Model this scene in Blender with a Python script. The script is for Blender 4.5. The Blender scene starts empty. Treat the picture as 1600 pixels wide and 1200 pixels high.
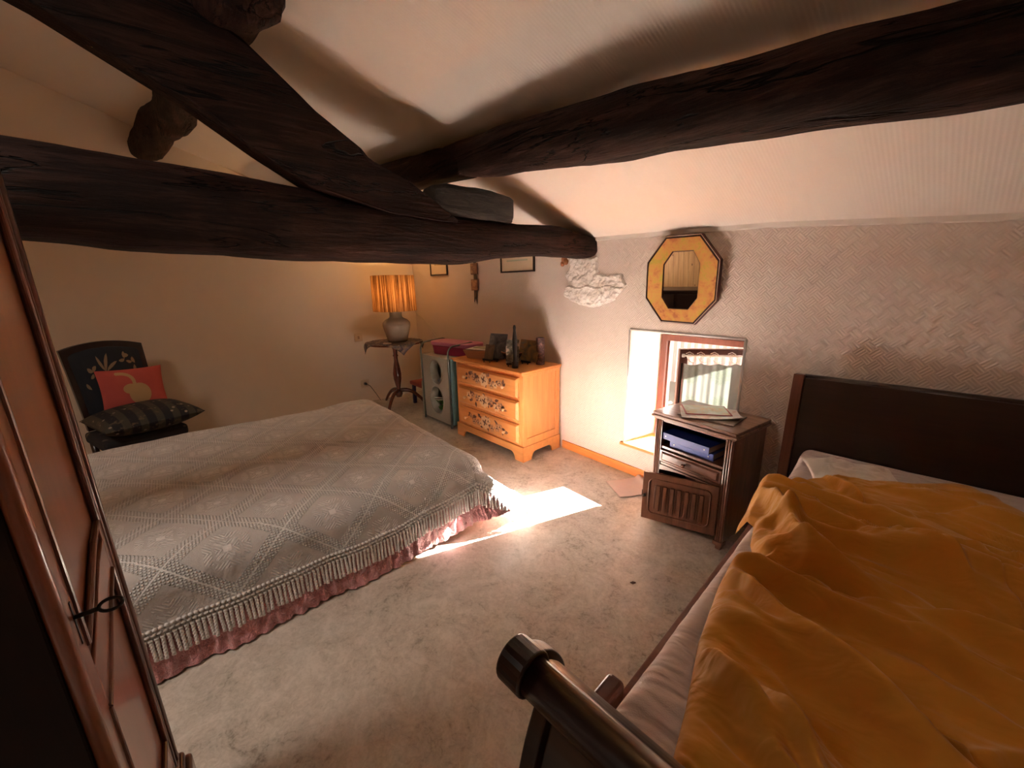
import bpy, math, random
from mathutils import Vector, Matrix, noise as mnoise
PI = math.pi
SC = bpy.context.scene
COL = SC.collection
rnd = random.Random(7)
sin, cos, rad = math.sin, math.cos, math.radians

# ------------------------------------------------------------------ camera
CAM_H = 1.6
ca = bpy.data.cameras.new('camera')
cam = bpy.data.objects.new('camera', ca); COL.objects.link(cam)
# rotation measured from the vanishing points (columns: right, up, back in world axes)
Rw = ((0.643, 0.766, -0.019), (0.176, -0.172, -0.969), (-0.746, 0.619, -0.246))   # cam x, cam down, cam fwd in world
xr = Vector(Rw[0]).normalized(); fw = Vector(Rw[2]); fw = (fw - xr*fw.dot(xr)).normalized(); upv = xr.cross(fw)
cam.matrix_world = Matrix(((xr.x, upv.x, -fw.x, 0), (xr.y, upv.y, -fw.y, 0), (xr.z, upv.z, -fw.z, CAM_H), (0, 0, 0, 1)))
ca.sensor_width = 36; ca.lens = 621/1600*36
ca.clip_start = 0.01
SC.camera = cam

# ------------------------------------------------------------------ light, sky, exposure
SUN_TAN = 0.46
sd = Vector((-0.28, -1.0, -SUN_TAN*1.038)).normalized()
sl = bpy.data.lights.new('sun', 'SUN'); sl.energy = 420.0; sl.angle = rad(0.55); sl.color = (1.0, 0.93, 0.84)
so = bpy.data.objects.new('sun', sl); COL.objects.link(so)
so.rotation_euler = (-sd).to_track_quat('Z', 'Y').to_euler(); so.location = (2, 9, 5)
W = bpy.data.worlds.new('sky'); SC.world = W; W.use_nodes = True
wn = W.node_tree; wn.nodes.clear()
wo = wn.nodes.new('ShaderNodeOutputWorld'); wb = wn.nodes.new('ShaderNodeBackground')
sky = wn.nodes.new('ShaderNodeTexSky'); sky.sky_type = 'HOSEK_WILKIE'; sky.turbidity = 3.0
sky.sun_direction = -sd
wn.links.new(sky.outputs[0], wb.inputs[0]); wn.links.new(wb.outputs[0], wo.inputs[0]); wb.inputs[1].default_value = 9.0
# fill lamps added for the near end, with made-up frames (added_roof_frame below)
def area(name, loc, target, size, sizey, power, col):
    l = bpy.data.lights.new(name, 'AREA'); l.shape = 'RECTANGLE'; l.size = size; l.size_y = sizey; l.energy = power; l.color = col
    o = bpy.data.objects.new(name, l); COL.objects.link(o); o.location = loc
    o.rotation_euler = (Vector(target)-Vector(loc)).to_track_quat('-Z', 'Y').to_euler()
    return o
area('added_side_fill', (-5.44, -2.05, 1.45), (-3.2, -2.8, 1.2), 0.6, 0.8, 9.0, (1.0, 0.86, 0.72)).data.spread = rad(95)  # added fill on the plank wall that the mirror reflects
area('added_roof_fill', (-1.75, -1.9, 3.44), (-1.75, -1.0, 0.0), 0.8, 0.9, 38.0, (1.0, 0.86, 0.74)).data.spread = rad(130)  # added fill from above for the floor and beds
vs = SC.view_settings; vs.view_transform = 'Standard'; vs.look = 'None'; vs.exposure = -0.08; vs.gamma = 1.0; vs.use_curve_mapping = False
SC.cycles.max_bounces = 10; SC.cycles.diffuse_bounces = 7; SC.cycles.glossy_bounces = 4; SC.cycles.transmission_bounces = 6
SC.cycles.transparent_max_bounces = 12; SC.cycles.sample_clamp_indirect = 0.0; SC.cycles.use_denoising = True
SC.cycles.caustics_reflective = False; SC.cycles.caustics_refractive = False; SC.cycles.blur_glossy = 1.0

# ------------------------------------------------------------------ mesh helpers
class MB:
    def __init__(s): s.v = []; s.f = []; s.m = []
    def add(s, vs, fs, mi=0):
        b = len(s.v); s.v += [tuple(p) for p in vs]
        for f in fs: s.f.append(tuple(b+i for i in f)); s.m.append(mi)
    def box(s, x0, x1, y0, y1, z0, z1, mi=0):
        vs = [(x, y, z) for x in (x0, x1) for y in (y0, y1) for z in (z0, z1)]
        s.add(vs, [(0, 1, 3, 2), (4, 6, 7, 5), (0, 4, 5, 1), (2, 3, 7, 6), (0, 2, 6, 4), (1, 5, 7, 3)], mi); return s
    def prism(s, poly, axis, a, b, mi=0):
        n = len(poly)
        def P(p, t):
            return {'x': (t, p[0], p[1]), 'y': (p[0], t, p[1]), 'z': (p[0], p[1], t)}[axis]
        vs = [P(p, a) for p in poly]+[P(p, b) for p in poly]
        fs = [tuple(range(n)), tuple(range(2*n-1, n-1, -1))]+[(i, i+n, (i+1) % n+n, (i+1) % n) for i in range(n)]
        s.add(vs, fs, mi); return s
    def tube(s, path, r, seg=10, mi=0, cap=True, flat=1.0):
        path = [Vector(p) for p in path]; n = len(path); rings = []
        T0 = None; N = None
        for i, p in enumerate(path):
            t = (path[min(i+1, n-1)]-path[max(i-1, 0)]).normalized()
            if N is None:
                N = t.orthogonal().normalized()
            else:
                N = (N-t*N.dot(t)).normalized()
            B = t.cross(N); rr = r(i/(n-1)) if callable(r) else r
            rings.append([p+N*rr*cos(2*PI*k/seg)+B*rr*flat*sin(2*PI*k/seg) for k in range(seg)])
        vs = [q for R_ in rings for q in R_]; fs = []
        for i in range(n-1):
            for k in range(seg):
                fs.append((i*seg+k, i*seg+(k+1) % seg, (i+1)*seg+(k+1) % seg, (i+1)*seg+k))
        if cap: fs += [tuple(reversed(range(seg))), tuple((n-1)*seg+k for k in range(seg))]
        s.add(vs, fs, mi); return s
    def lathe(s, prof, seg=32, c=(0, 0, 0), mi=0, axis='z'):
        vs = []; n = len(prof)
        for r, z in prof:
            for k in range(seg):
                a = 2*PI*k/seg; x, y = r*cos(a), r*sin(a)
                q = {'z': (x, y, z), 'y': (x, z, y), 'x': (z, x, y)}[axis]
                vs.append((c[0]+q[0], c[1]+q[1], c[2]+q[2]))
        fs = []
        for i in range(n-1):
            for k in range(seg): fs.append((i*seg+k, i*seg+(k+1) % seg, (i+1)*seg+(k+1) % seg, (i+1)*seg+k))
        if prof[0][0] > 1e-6: fs.append(tuple(reversed(range(seg))))
        if prof[-1][0] > 1e-6: fs.append(tuple((n-1)*seg+k for k in range(seg)))
        s.add(vs, fs, mi); return s
    def grid(s, fn, nu, nv, mi=0, wrap=False):
        vs = [fn(i/(nu-1), j/(nv-1)) for i in range(nu) for j in range(nv)]
        fs = [(i*nv+j, (i+1)*nv+j, (i+1)*nv+j+1, i*nv+j+1) for i in range(nu-1) for j in range(nv-1)]
        s.add(vs, fs, mi); return s
    def raised(s, x0, x1, z0, z1, y, h, e, mi=0, up=-1):
        """field raised from plane y by h towards -y, its border bevelled over e"""
        a = [(x0, y, z0), (x1, y, z0), (x1, y, z1), (x0, y, z1)]
        b = [(x0+e, y+up*h, z0+e), (x1-e, y+up*h, z0+e), (x1-e, y+up*h, z1-e), (x0+e, y+up*h, z1-e)]
        s.add(a+b, [(4, 5, 6, 7)]+[(i, (i+1) % 4, (i+1) % 4+4, i+4) for i in range(4)], mi); return s
    def mesh(s, name, smooth=False):
        me = bpy.data.meshes.new(name); me.from_pydata(s.v, [], s.f)
        for p, mi in zip(me.polygons, s.m): p.material_index = mi; p.use_smooth = smooth
        me.update(); return me
def obj(name, mb, mat, parent=None, smooth=False, bevel=0, loc=None, rot=None, seg=2, fix=True, sub=0, solid=0, angle=None):
    me = mb.mesh(name, smooth) if isinstance(mb, MB) else mb
    if fix and isinstance(mb, MB):
        import bmesh
        bm = bmesh.new(); bm.from_mesh(me); bmesh.ops.recalc_face_normals(bm, faces=bm.faces); bm.to_mesh(me); bm.free()
    for m in (mat if isinstance(mat, (list, tuple)) else [mat]): me.materials.append(m)
    o = bpy.data.objects.new(name, me); COL.objects.link(o)
    if parent: o.parent = parent
    if loc: o.location = loc
    if rot: o.rotation_euler = rot
    if solid:
        md = o.modifiers.new('solid', 'SOLIDIFY'); md.thickness = solid; md.offset = 0
    if bevel:
        md = o.modifiers.new('bevel', 'BEVEL'); md.width = bevel; md.segments = seg; md.limit_method = 'ANGLE'; md.angle_limit = rad(35)
        md.harden_normals = False
        for p in me.polygons: p.use_smooth = smooth
    if sub:
        md = o.modifiers.new('sub', 'SUBSURF'); md.levels = sub; md.render_levels = sub
    return o
def tag(o, label, cat, group=None, kind=None):
    if label: o['label'] = label
    if cat: o['category'] = cat
    if group: o['group'] = group
    if kind: o['kind'] = kind
    return o
def thing(name, label, cat, loc=(0, 0, 0), rotz=0, group=None):
    o = bpy.data.objects.new(name, None); COL.objects.link(o); o.empty_display_size = 0.05
    o.location = loc; o.rotation_euler = (0, 0, rotz); return tag(o, label, cat, group)
def struct(name, mb, mat, **k):
    o = obj(name, mb, mat, **k); o['kind'] = 'structure'; return o
def fbm(x, y, z, o=3):
    return mnoise.fractal(Vector((x, y, z)), 1.0, 2.0, o)

# ------------------------------------------------------------------ node helpers
class S:
    def __init__(s, nt, k): s.nt = nt; s.k = k
    def _m(s, op, *a):
        n = s.nt.nodes.new('ShaderNodeMath'); n.operation = op
        for i, x in enumerate((s,)+a):
            if isinstance(x, S): s.nt.links.new(x.k, n.inputs[i])
            else: n.inputs[i].default_value = x
        return S(s.nt, n.outputs[0])
    def __add__(s, o): return s._m('ADD', o)
    def __sub__(s, o): return s._m('SUBTRACT', o)
    def __mul__(s, o): return s._m('MULTIPLY', o)
    def __truediv__(s, o): return s._m('DIVIDE', o)
    def sin(s): return s._m('SINE')
    def abs(s): return s._m('ABSOLUTE')
    def fract(s): return s._m('FRACT')
    def floor(s): return s._m('FLOOR')
    def mn(s, o): return s._m('MINIMUM', o)
    def mx(s, o): return s._m('MAXIMUM', o)
    def gt(s, o): return s._m('GREATER_THAN', o)
    def lt(s, o): return s._m('LESS_THAN', o)
    def pow(s, o): return s._m('POWER', o)
    def mod2(s): return s._m('PINGPONG', 1.0)
    def step(s, a, b):
        n = s.nt.nodes.new('ShaderNodeMapRange'); n.interpolation_type = 'SMOOTHSTEP'
        s.nt.links.new(s.k, n.inputs[0]); n.inputs[1].default_value = a; n.inputs[2].default_value = b
        return S(s.nt, n.outputs[0])
class Mat:
    def __init__(s, name, col=(.8, .8, .8), rough=.6, **k):
        s.m = bpy.data.materials.new(name); s.m.use_nodes = True; s.nt = s.m.node_tree
        s.b = s.nt.nodes['Principled BSDF']; s.b.inputs['Base Color'].default_value = (*col, 1); s.b.inputs['Roughness'].default_value = rough
        for kk, v in k.items(): s.b.inputs[kk.replace('_', ' ')].default_value = v
    def co(s, kind='Object', scale=(1, 1, 1), rot=(0, 0, 0)):
        t = s.nt.nodes.new('ShaderNodeTexCoord'); mp = s.nt.nodes.new('ShaderNodeMapping')
        s.nt.links.new(t.outputs[kind], mp.inputs[0]); mp.inputs['Scale'].default_value = scale; mp.inputs['Rotation'].default_value = rot
        return mp.outputs[0]
    def xyz(s, k):
        n = s.nt.nodes.new('ShaderNodeSeparateXYZ'); s.nt.links.new(k, n.inputs[0]); return [S(s.nt, n.outputs[i]) for i in range(3)]
    def noise(s, k, scale=5, detail=4, rough=.6, dist=0.0):
        n = s.nt.nodes.new('ShaderNodeTexNoise'); s.nt.links.new(k, n.inputs['Vector'])
        n.inputs['Scale'].default_value = scale; n.inputs['Detail'].default_value = detail; n.inputs['Roughness'].default_value = rough; n.inputs['Distortion'].default_value = dist
        return S(s.nt, n.outputs['Fac'])
    def vor(s, k, scale=5, feat='F1'):
        n = s.nt.nodes.new('ShaderNodeTexVoronoi'); n.feature = feat; s.nt.links.new(k, n.inputs['Vector']); n.inputs['Scale'].default_value = scale
        return S(s.nt, n.outputs['Distance'])
    def ramp(s, f, stops, to='Base Color'):
        n = s.nt.nodes.new('ShaderNodeValToRGB'); s.nt.links.new(f.k, n.inputs[0]); cr = n.color_ramp
        while len(cr.elements) < len(stops): cr.elements.new(0.5)
        for e, (p, c) in zip(cr.elements, stops): e.position = p; e.color = (*c, 1)
        if to: s.nt.links.new(n.outputs[0], s.b.inputs[to])
        return n.outputs[0]
    def mix(s, f, a, b, to='Base Color', mode='MIX'):
        n = s.nt.nodes.new('ShaderNodeMix'); n.data_type = 'RGBA'; n.blend_type = mode
        if isinstance(f, S): s.nt.links.new(f.k, n.inputs[0])
        else: n.inputs[0].default_value = f
        for i, c in ((6, a), (7, b)):
            if isinstance(c, tuple): n.inputs[i].default_value = (*c, 1)
            else: s.nt.links.new(c, n.inputs[i])
        if to: s.nt.links.new(n.outputs[2], s.b.inputs[to])
        return n.outputs[2]
    def bump(s, h, strength=.5, dist=.01):
        n = s.nt.nodes.new('ShaderNodeBump'); s.nt.links.new(h.k, n.inputs['Height']); n.inputs['Strength'].default_value = strength; n.inputs['Distance'].default_value = dist
        s.nt.links.new(n.outputs[0], s.b.inputs['Normal']); return s
    def link(s, f, inp): s.nt.links.new(f.k if isinstance(f, S) else f, s.b.inputs[inp]); return s

def wood(name, c0, c1, axis='z', rough=.4, scale=1.0, bump=.15, spec=.5, coat=0.0, dist=.003):
    m = Mat(name, c0, rough); sc = {'x': (1.2, 14, 14), 'y': (14, 1.2, 14), 'z': (14, 14, 1.2)}[axis]
    k = m.co('Object', tuple(a*scale for a in sc))
    n1 = m.noise(k, 2.2, 6, .65, .4); n2 = m.noise(k, 9.0, 3, .5)
    f = n1*.75+n2*.25
    m.ramp(f, [(.32, c0), (.62, c1)]); m.bump(n2, bump, dist)
    m.b.inputs['Specular IOR Level'].default_value = spec; m.b.inputs['Coat Weight'].default_value = coat; m.b.inputs['Coat Roughness'].default_value = .12
    return m.m
def old_beam(name, axis, tilt=0.0):
    m = Mat(name, (.03, .015, .01), .62); sc = {'x': (.8, 9, 9), 'y': (9, .8, 9), 'z': (9, 9, .8)}[axis]
    k = m.co('Object', sc, (tilt, 0, 0)); n1 = m.noise(k, 1.6, 8, .7, .8); n2 = m.noise(k, 7, 6, .7)
    k2 = m.co('Object', (1, 1, 1)); n3 = m.noise(k2, 2.2, 3, .6)
    f = n1*.6+n2*.25+n3*.25
    m.ramp(f, [(.38, (.006, .003, .0025)), (.54, (.022, .010, .008)), (.65, (.060, .028, .021)), (.74, (.15, .085, .065))])
    kc = m.co('Object', tuple(a*.5 for a in sc), (tilt, 0, 0)); nc = m.noise(kc, 1.3, 5, .6, 1.0)
    crack = (nc-.5).abs().step(0.0, .012)
    m.ramp(f*(crack*.5+.5)+(crack-1.0)*.12, [(.38, (.006, .003, .0025)), (.54, (.022, .010, .008)), (.65, (.060, .028, .021)), (.74, (.15, .085, .065))])
    m.bump(crack*1.2+n2*.5+n1*.5, .9, .02); m.b.inputs['Specular IOR Level'].default_value = .12
    return m.m
def cloth(name, c, c2=None, rough=.9, sheen=.3, ws=400, wrinkle=0.0):
    m = Mat(name, c, rough); k = m.co('Object')
    n = m.noise(k, 9, 4, .6); m.mix(n, c, c2 or tuple(x*.85 for x in c))
    w = m.noise(k, ws, 2, .5)
    h = w*.25
    if wrinkle:
        h = h+m.noise(k, 7, 4, .55, .6)*wrinkle*3+m.noise(k, 24, 3, .6, .8)*wrinkle
    m.bump(h, .5, .008); m.b.inputs['Sheen Weight'].default_value = sheen; m.b.inputs['Specular IOR Level'].default_value = .2
    return m.m
def plain(name, c, rough=.5, **k): return Mat(name, c, rough, **k).m

def wallpaper(name, c, ax, pat='herring', per=.045):
    m = Mat(name, c, .62); k = m.co('Object'); X, Y, Z = m.xyz(k)
    u = Y if ax == 'x' else X
    n = m.noise(k, 1.3, 4, .6); m.mix(n, c, tuple(x*.94 for x in c))
    if pat == 'herring':
        p = (u+Z)*.7071; q = (u-Z)*.7071
        par = (((p/per).floor()+(q/per).floor())*.5).fract().gt(.25)
        A = (p*(2*PI/.0135)).sin(); B = (q*(2*PI/.0135)).sin()
        h = A*par+B*(par*-1.0+1.0)
        h = h*.5+m.noise(k, 60, 2, .6)*.4
        m.bump(h, .45, .0042)
    elif pat == 'rib':
        h = (X*(2*PI/.016)).sin()*.5+m.noise(k, 90, 2, .6)*.3; m.bump(h, .25, .0022)
    else:
        m.bump(m.noise(k, 70, 3, .6)*.4+m.noise(k, 2.5, 3, .5)*1.0, .3, .004)
    m.b.inputs['Specular IOR Level'].default_value = .35
    return m.m
M = {}
M['wall'] = wallpaper('embossed_wallpaper', (.74, .64, .565), 'y')
M['wall_l'] = wallpaper('plain_wallpaper', (.75, .65, .54), 'x', 'plain')
M['ceil'] = wallpaper('ribbed_ceiling_paper', (.80, .73, .66), 'y', 'rib')
M['reveal'] = plain('white_plaster', (.70, .69, .69), .7)
M['pine'] = wood('orange_pine', (.62, .20, .045), (.78, .30, .075), 'x', .38, 1.0, .1)
M['pine_v'] = wood('dresser_pine', (.60, .235, .065), (.72, .31, .095), 'x', .36, .8, .08)
M['pine_z'] = wood('dresser_pine_side', (.60, .225, .065), (.74, .31, .10), 'z', .36, .8, .08)
M['walnut'] = wood('nightstand_walnut', (.085, .032, .018), (.20, .082, .045), 'x', .3, 1.0, .12, .5, .25)
M['walnut_z'] = wood('nightstand_walnut_upright', (.085, .032, .018), (.20, .082, .045), 'z', .3, 1.0, .12, .5, .25)
M['worn'] = wood('worn_walnut_top', (.09, .038, .022), (.34, .19, .13), 'x', .3, .8, .2, .5, .2)
M['sleigh'] = wood('dark_mahogany', (.012, .0045, .004), (.026, .009, .007), 'x', .32, .7, .05, .5, .15)
M['sleigh_r'] = wood('reddish_mahogany', (.10, .03, .016), (.16, .055, .03), 'z', .35, .7, .05)
M['ward'] = wood('cherry_wood', (.17, .050, .024), (.235, .072, .037), 'z', .3, .5, .0, .5, .4)
M['ward_d'] = wood('dark_cherry_wood', (.07, .018, .010), (.13, .036, .02), 'z', .3, .5, .0, .5, .4)
M['turned'] = wood('turned_mahogany', (.09, .018, .010), (.16, .04, .02), 'z', .22, 1, .05, .5, .5)
M['window'] = wood('red_brown_window_wood', (.085, .028, .020), (.12, .042, .030), 'z', .4, 1, .1)
M['beam_y'] = old_beam('old_beam_wood_along', 'y'); M['beam_x'] = old_beam('old_beam_wood_across', 'x')
M['metal'] = plain('dark_iron', (.03, .025, .022), .4, Metallic=.9)
M['black'] = plain('black_gloss', (.012, .010, .010), .3)
M['white'] = plain('white_plastic', (.75, .68, .55), .4)
M['paper'] = plain('white_paper', (.75, .73, .69), .6)

# ------------------------------------------------------------------ the room
D = 2.75; XL = -5.51; XR = 1.65; YB = -2.8
def zc(x):
    pts = [(-5.6, 2.075), (-2.18, 1.94), (-.93, 1.905), (0, 1.83), (1.8, 1.76)]
    for (a, p), (b, q) in zip(pts, pts[1:]):
        if x <= b: return p+(q-p)*(x-a)/(b-a)
    return pts[-1][1]
def gc(t):
    pts = [(-.6, -.26), (0, 0), (.9, .395), (1.45, .58), (1.85, .70), (2.55, .93), (2.9, 1.09), (3.46, 1.29), (4.3, 1.6), (6, 2.1)]
    for (a, p), (b, q) in zip(pts, pts[1:]):
        if t <= b: return p+(q-p)*(t-a)/(b-a)
    return pts[-1][1]
def ceil_z(x, y): return zc(x)+gc(D-y)
struct('floor', MB().box(XL-.1, XR+.1, YB-.1, D+.1, -.1, 0), None)
def floor_mat():
    m = Mat('marbled_vinyl', (.4, .35, .3), .3); k = m.co('Object')
    a = m.noise(k, 5.5, 8, .72, 1.1); b = m.noise(k, 42, 5, .7, 1.0); c = m.noise(k, 1.2, 2, .5)
    f = a*.55+b*.4+c*.15
    m.ramp(f, [(.42, (.27, .235, .19)), (.50, (.47, .425, .36)), (.64, (.64, .59, .52))])
    m.bump(b, .1, .002); m.b.inputs['Specular IOR Level'].default_value = .5
    m.link(a*.25+.20, 'Roughness'); return m.m
bpy.data.objects['floor'].data.materials.clear(); bpy.data.objects['floor'].data.materials.append(floor_mat())
# ceiling: two sheets with a little thickness
cb = MB(); NX, NY = 40, 60
cb.grid(lambda i, j: (XL-.1+(XR-XL+.2)*i, (D+.5)+(YB-.1-D-.5)*j, ceil_z(XL-.1+(XR-XL+.2)*i, (D+.5)+(YB-.1-D-.5)*j)), NX, NY)
o = struct('ceiling', cb, M['ceil'], smooth=True); md = o.modifiers.new('solid', 'SOLIDIFY'); md.thickness = .06; md.offset = 1
# make the sheet thicken upwards
if o.data.polygons[0].normal.z < 0: md.offset = -1
# window wall with a splayed opening (inner face y=D, outer face y=3.30)
WX0, WX1, WZ0, WZ1 = -1.825, -.975, .268, 1.225      # inner opening
FX0, FX1, FZ0, FZ1 = -1.775, -.955, .268, 1.16       # opening at the frame plane
FY = 3.15; OY = 3.32
wb_ = MB(); XA, XB = XL-.1, XR+.1; ZT = 2.2
wb_.box(XA, WX0-.0, D, OY, -.1, ZT-.02)
wb_.v = []; wb_.f = []; wb_.m = []
xs = [XA, WX0, WX1, XB]; zs = [-.1, WZ0, WZ1]
def wpoly(vs, mi=0): wb_.add(vs, [tuple(range(len(vs)))], mi)
ztop = lambda x: zc(x)+.03
for x0, x1, z0, z1 in ((XA, WX0, -.1, None), (WX1, XB, -.1, None), (WX0, WX1, -.1, WZ0), (WX0, WX1, WZ1, None)):
    n = 8
    for i in range(n):
        a, b = x0+(x1-x0)*i/n, x0+(x1-x0)*(i+1)/n
        wpoly([(a, D, z0), (b, D, z0), (b, D, z1 if z1 else ztop(b)), (a, D, z1 if z1 else ztop(a))])
# outer face, kept beyond the reveals
oz = 2.3
ZT1 = 1.9
for x0, x1, z0, z1 in ((XA, FX0, -.1, ZT1), (FX1, XB, -.1, ZT1), (FX0, FX1, -.1, FZ0), (FX0, FX1, FZ1, ZT1)):
    wpoly([(x0, OY, z0), (x0, OY, z1), (x1, OY, z1), (x1, OY, z0)])
I4 = [(WX0, D, WZ0), (WX1, D, WZ0), (WX1, D, WZ1), (WX0, D, WZ1)]
F4 = [(FX0, FY, FZ0), (FX1, FY, FZ0), (FX1, FY, FZ1), (FX0, FY, FZ1)]
O4 = [(FX0, OY, FZ0), (FX1, OY, FZ0), (FX1, OY, FZ1), (FX0, OY, FZ1)]
for A, B in ((I4, F4), (F4, O4)):
    for i in range(4): wpoly([A[i], A[(i+1) % 4], B[(i+1) % 4], B[i]], 1)
wpoly([(XA, D, -.1), (XA, OY, -.1), (XA, OY, ZT1), (XA, D, ztop(XA))]); wpoly([(XB, D, -.1), (XB, OY, -.1), (XB, OY, ZT1), (XB, D, ztop(XB))])
wpoly([(XA, D, ztop(XA)), (XB, D, ztop(XB)), (XB, OY, ZT1), (XA, OY, ZT1)])
struct('wall_window', wb_, [M['wall'], M['reveal']], fix=False)
lw = MB(); ys = [YB-.1+(D+.05-YB+.1)*i/40 for i in range(41)]
for a, b in zip(ys, ys[1:]):
    lw.add([(XL, a, -.1), (XL, b, -.1), (XL, b, ceil_z(XL, b)+.02), (XL, a, ceil_z(XL, a)+.02)], [(0, 1, 2, 3)])
o = struct('wall_left', lw, M['wall_l'], fix=False); md = o.modifiers.new('s', 'SOLIDIFY'); md.thickness = .1; md.offset = -1 if o.data.polygons[0].normal.x > 0 else 1
def planks():
    m = Mat('knotty_pine_planks', (.5, .3, .12), .45); k = m.co('Object', (14, 14, 1.4)); k1 = m.co('Object')
    X, Y, Z = m.xyz(k1); n1 = m.noise(k, 1.6, 6, .6, .5)
    pk = (X/.11).fract(); groove = (pk-.5).abs().step(.46, .49)
    kn = m.vor(m.co('Object', (4.5, 4.5, 2.2)), 1.6).step(.10, .05)
    base = m.ramp(n1, [(.3, (.58, .28, .10)), (.7, (.82, .48, .20))], None)
    c = m.mix(kn, base, (.10, .03, .012), None); m.mix(groove, c, (.14, .05, .02))
    m.bump(groove*-1.0, .5, .01); return m.m
M['planks'] = planks()
rw = MB(); rw.box(XR, XR+.1, YB-.1, D+.05, -.1, 4.2); struct('wall_right', rw, M['wall_l'])
struct('wall_back', MB().box(XL-.1, XR+.1, YB-.1, YB, -.1, 4.4), M['planks'])
# skirting, sill, cornice
struct('baseboard_window', MB().box(-2.53, XR, D-.014, D, 0, .078), M['pine'], bevel=.003)
sb = MB(); sb.prism([(WX0-.03, D-.025), (WX1+.03, D-.025), (WX1+.03, D+.001), (WX1, D+.001), (FX1, FY-.03), (FX0, FY-.03), (WX0, D+.001), (WX0-.03, D+.001)], 'z', WZ0-.022, WZ0+.004)
struct('trim_1', sb, M['pine'], bevel=.004)
cn = MB()
for i in range(30):
    a, b = -5.5+7.1*i/30, -5.5+7.1*(i+1)/30
    if b < -2.15: continue
    cn.add([(a, D-.022, zc(a)+.012), (b, D-.022, zc(b)+.012), (b, D-.018, zc(b)-.016), (a, D-.018, zc(a)-.016), (a, D, zc(a)-.02), (b, D, zc(b)-.02)], [(0, 1, 2, 3), (3, 2, 5, 4)])
struct('trim_2', cn, M['ceil'])
# paper-covered edge bead around the window opening
bd = MB()
for p, q in zip(I4[:1]+I4[3:]+I4[2:3], I4[3:]+I4[2:3]+I4[1:2]): bd.tube([(p[0], D-.002, p[2]), (q[0], D-.002, q[2])], .009, 8)
struct('trim_3', bd, M['reveal'], smooth=True)

# ------------------------------------------------------------------ window frame, casement, curtain, outdoors
fr = MB(); fw_ = .062
fr.box(FX0+.012, FX0+fw_, FY-.03, FY+.05, FZ0, FZ1+.0); fr.box(FX1-fw_, FX1-.0, FY-.03, FY+.05, FZ0, FZ1)
fr.box(FX0+fw_, FX1-fw_, FY-.03, FY+.05, FZ1-.05, FZ1+.0); fr.box(FX0+fw_, FX1-fw_, FY-.03, FY+.05, FZ0, FZ0+.05)
fr.box(FX0+fw_, FX0+fw_+.014, FY+.0, FY+.05, FZ0+.05, FZ1-.05)
struct('window_1', fr, M['window'], bevel=.004)
SWN, SA = .515, rad(40)
sash = thing('window_casement', 'red-brown window casement swung open into the room behind the nightstand', 'window', (FX1-fw_-.012, FY-.045, FZ0+.04), 0)
sash.rotation_euler = (0, 0, PI+SA); SH = FZ1-FZ0-.085
s_ = MB(); st = .058
s_.box(0, st, -.022, .022, 0, SH); s_.box(SWN-st, SWN, -.022, .034, 0, SH); s_.box(st, SWN-st, -.022, .022, 0, st); s_.box(st, SWN-st, -.022, .022, SH-st, SH)
obj('casement_frame', s_, M['window'], sash, bevel=.006)
gm = Mat('window_glass', (1, 1, 1), .02); nt = gm.nt
tr = nt.nodes.new('ShaderNodeBsdfTransparent'); gl = nt.nodes.new('ShaderNodeBsdfGlossy'); gl.inputs['Roughness'].default_value = .03
mx = nt.nodes.new('ShaderNodeMixShader'); mx.inputs[0].default_value = .07
nt.links.new(tr.outputs[0], mx.inputs[1]); nt.links.new(gl.outputs[0], mx.inputs[2]); nt.links.new(mx.outputs[0], nt.nodes['Material Output'].inputs[0])
obj('glass_pane', MB().box(st, SWN-st, -.002, .002, st, SH-st), gm.m, sash)
obj('espagnolette', MB().box(SWN-.026, SWN-.014, .034, .042, .12, SH-.1).box(SWN-.04, SWN-.012, .042, .055, .38, .40), M['metal'], sash, bevel=.003)
# lace curtain hung by ties from a white rod fixed to the casement (inside face is local +y)
rod = MB(); ry = .042; rz = SH-.045
rod.tube([(.02, ry, rz), (SWN-.03, ry, rz)], .007, 10); rod.lathe([(0, -.012), (.013, -.008), (.013, .008), (0, .012)], 12, (SWN-.025, ry, rz), axis='x')
obj('curtain_rod', rod, plain('white_rod', (.75, .70, .66), .4), sash, smooth=True)
def lace():
    m = Mat('lace_curtain', (.9, .9, .86), .8); nt = m.nt; k = m.co('Object'); X, Y, Z = m.xyz(k)
    fx = ((X-.12)/.21).fract()-.5; fz = ((Z-.03)/.24).fract()-.5
    r = (fx*fx+fz*fz).pow(.5); pet = m.noise(m.co('Object', (1, 1, 1)), 38, 2, .5, 1.5)
    flower = (r+(pet-.5)*.25).step(.34, .28)*((pet-.5).abs().step(.01, .05))
    bands = (Z.lt(.13))*m.vor(k, 60).step(.5, .3)
    sheer = (flower*.5+bands*.5).mn(1.0)
    col = m.mix(sheer, (.80, .82, .78), (.55, .66, .52), None); col2 = m.mix(sheer, (.026, .028, .025), (.012, .018, .010), None)
    d = nt.nodes.new('ShaderNodeBsdfDiffuse'); nt.links.new(col, d.inputs[0])
    t = nt.nodes.new('ShaderNodeBsdfTranslucent'); nt.links.new(col2, t.inputs[0])
    a = nt.nodes.new('ShaderNodeMixShader'); a.inputs[0].default_value = .5
    nt.links.new(d.outputs[0], a.inputs[1]); nt.links.new(t.outputs[0], a.inputs[2]); nt.links.new(a.outputs[0], nt.nodes['Material Output'].inputs[0])
    return m.m
curt = thing('lace_curtain', 'white embroidered lace curtain tied to the rod of the open casement', 'curtain', sash.location, 0); curt.rotation_euler = sash.rotation_euler
cu = MB()
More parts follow.
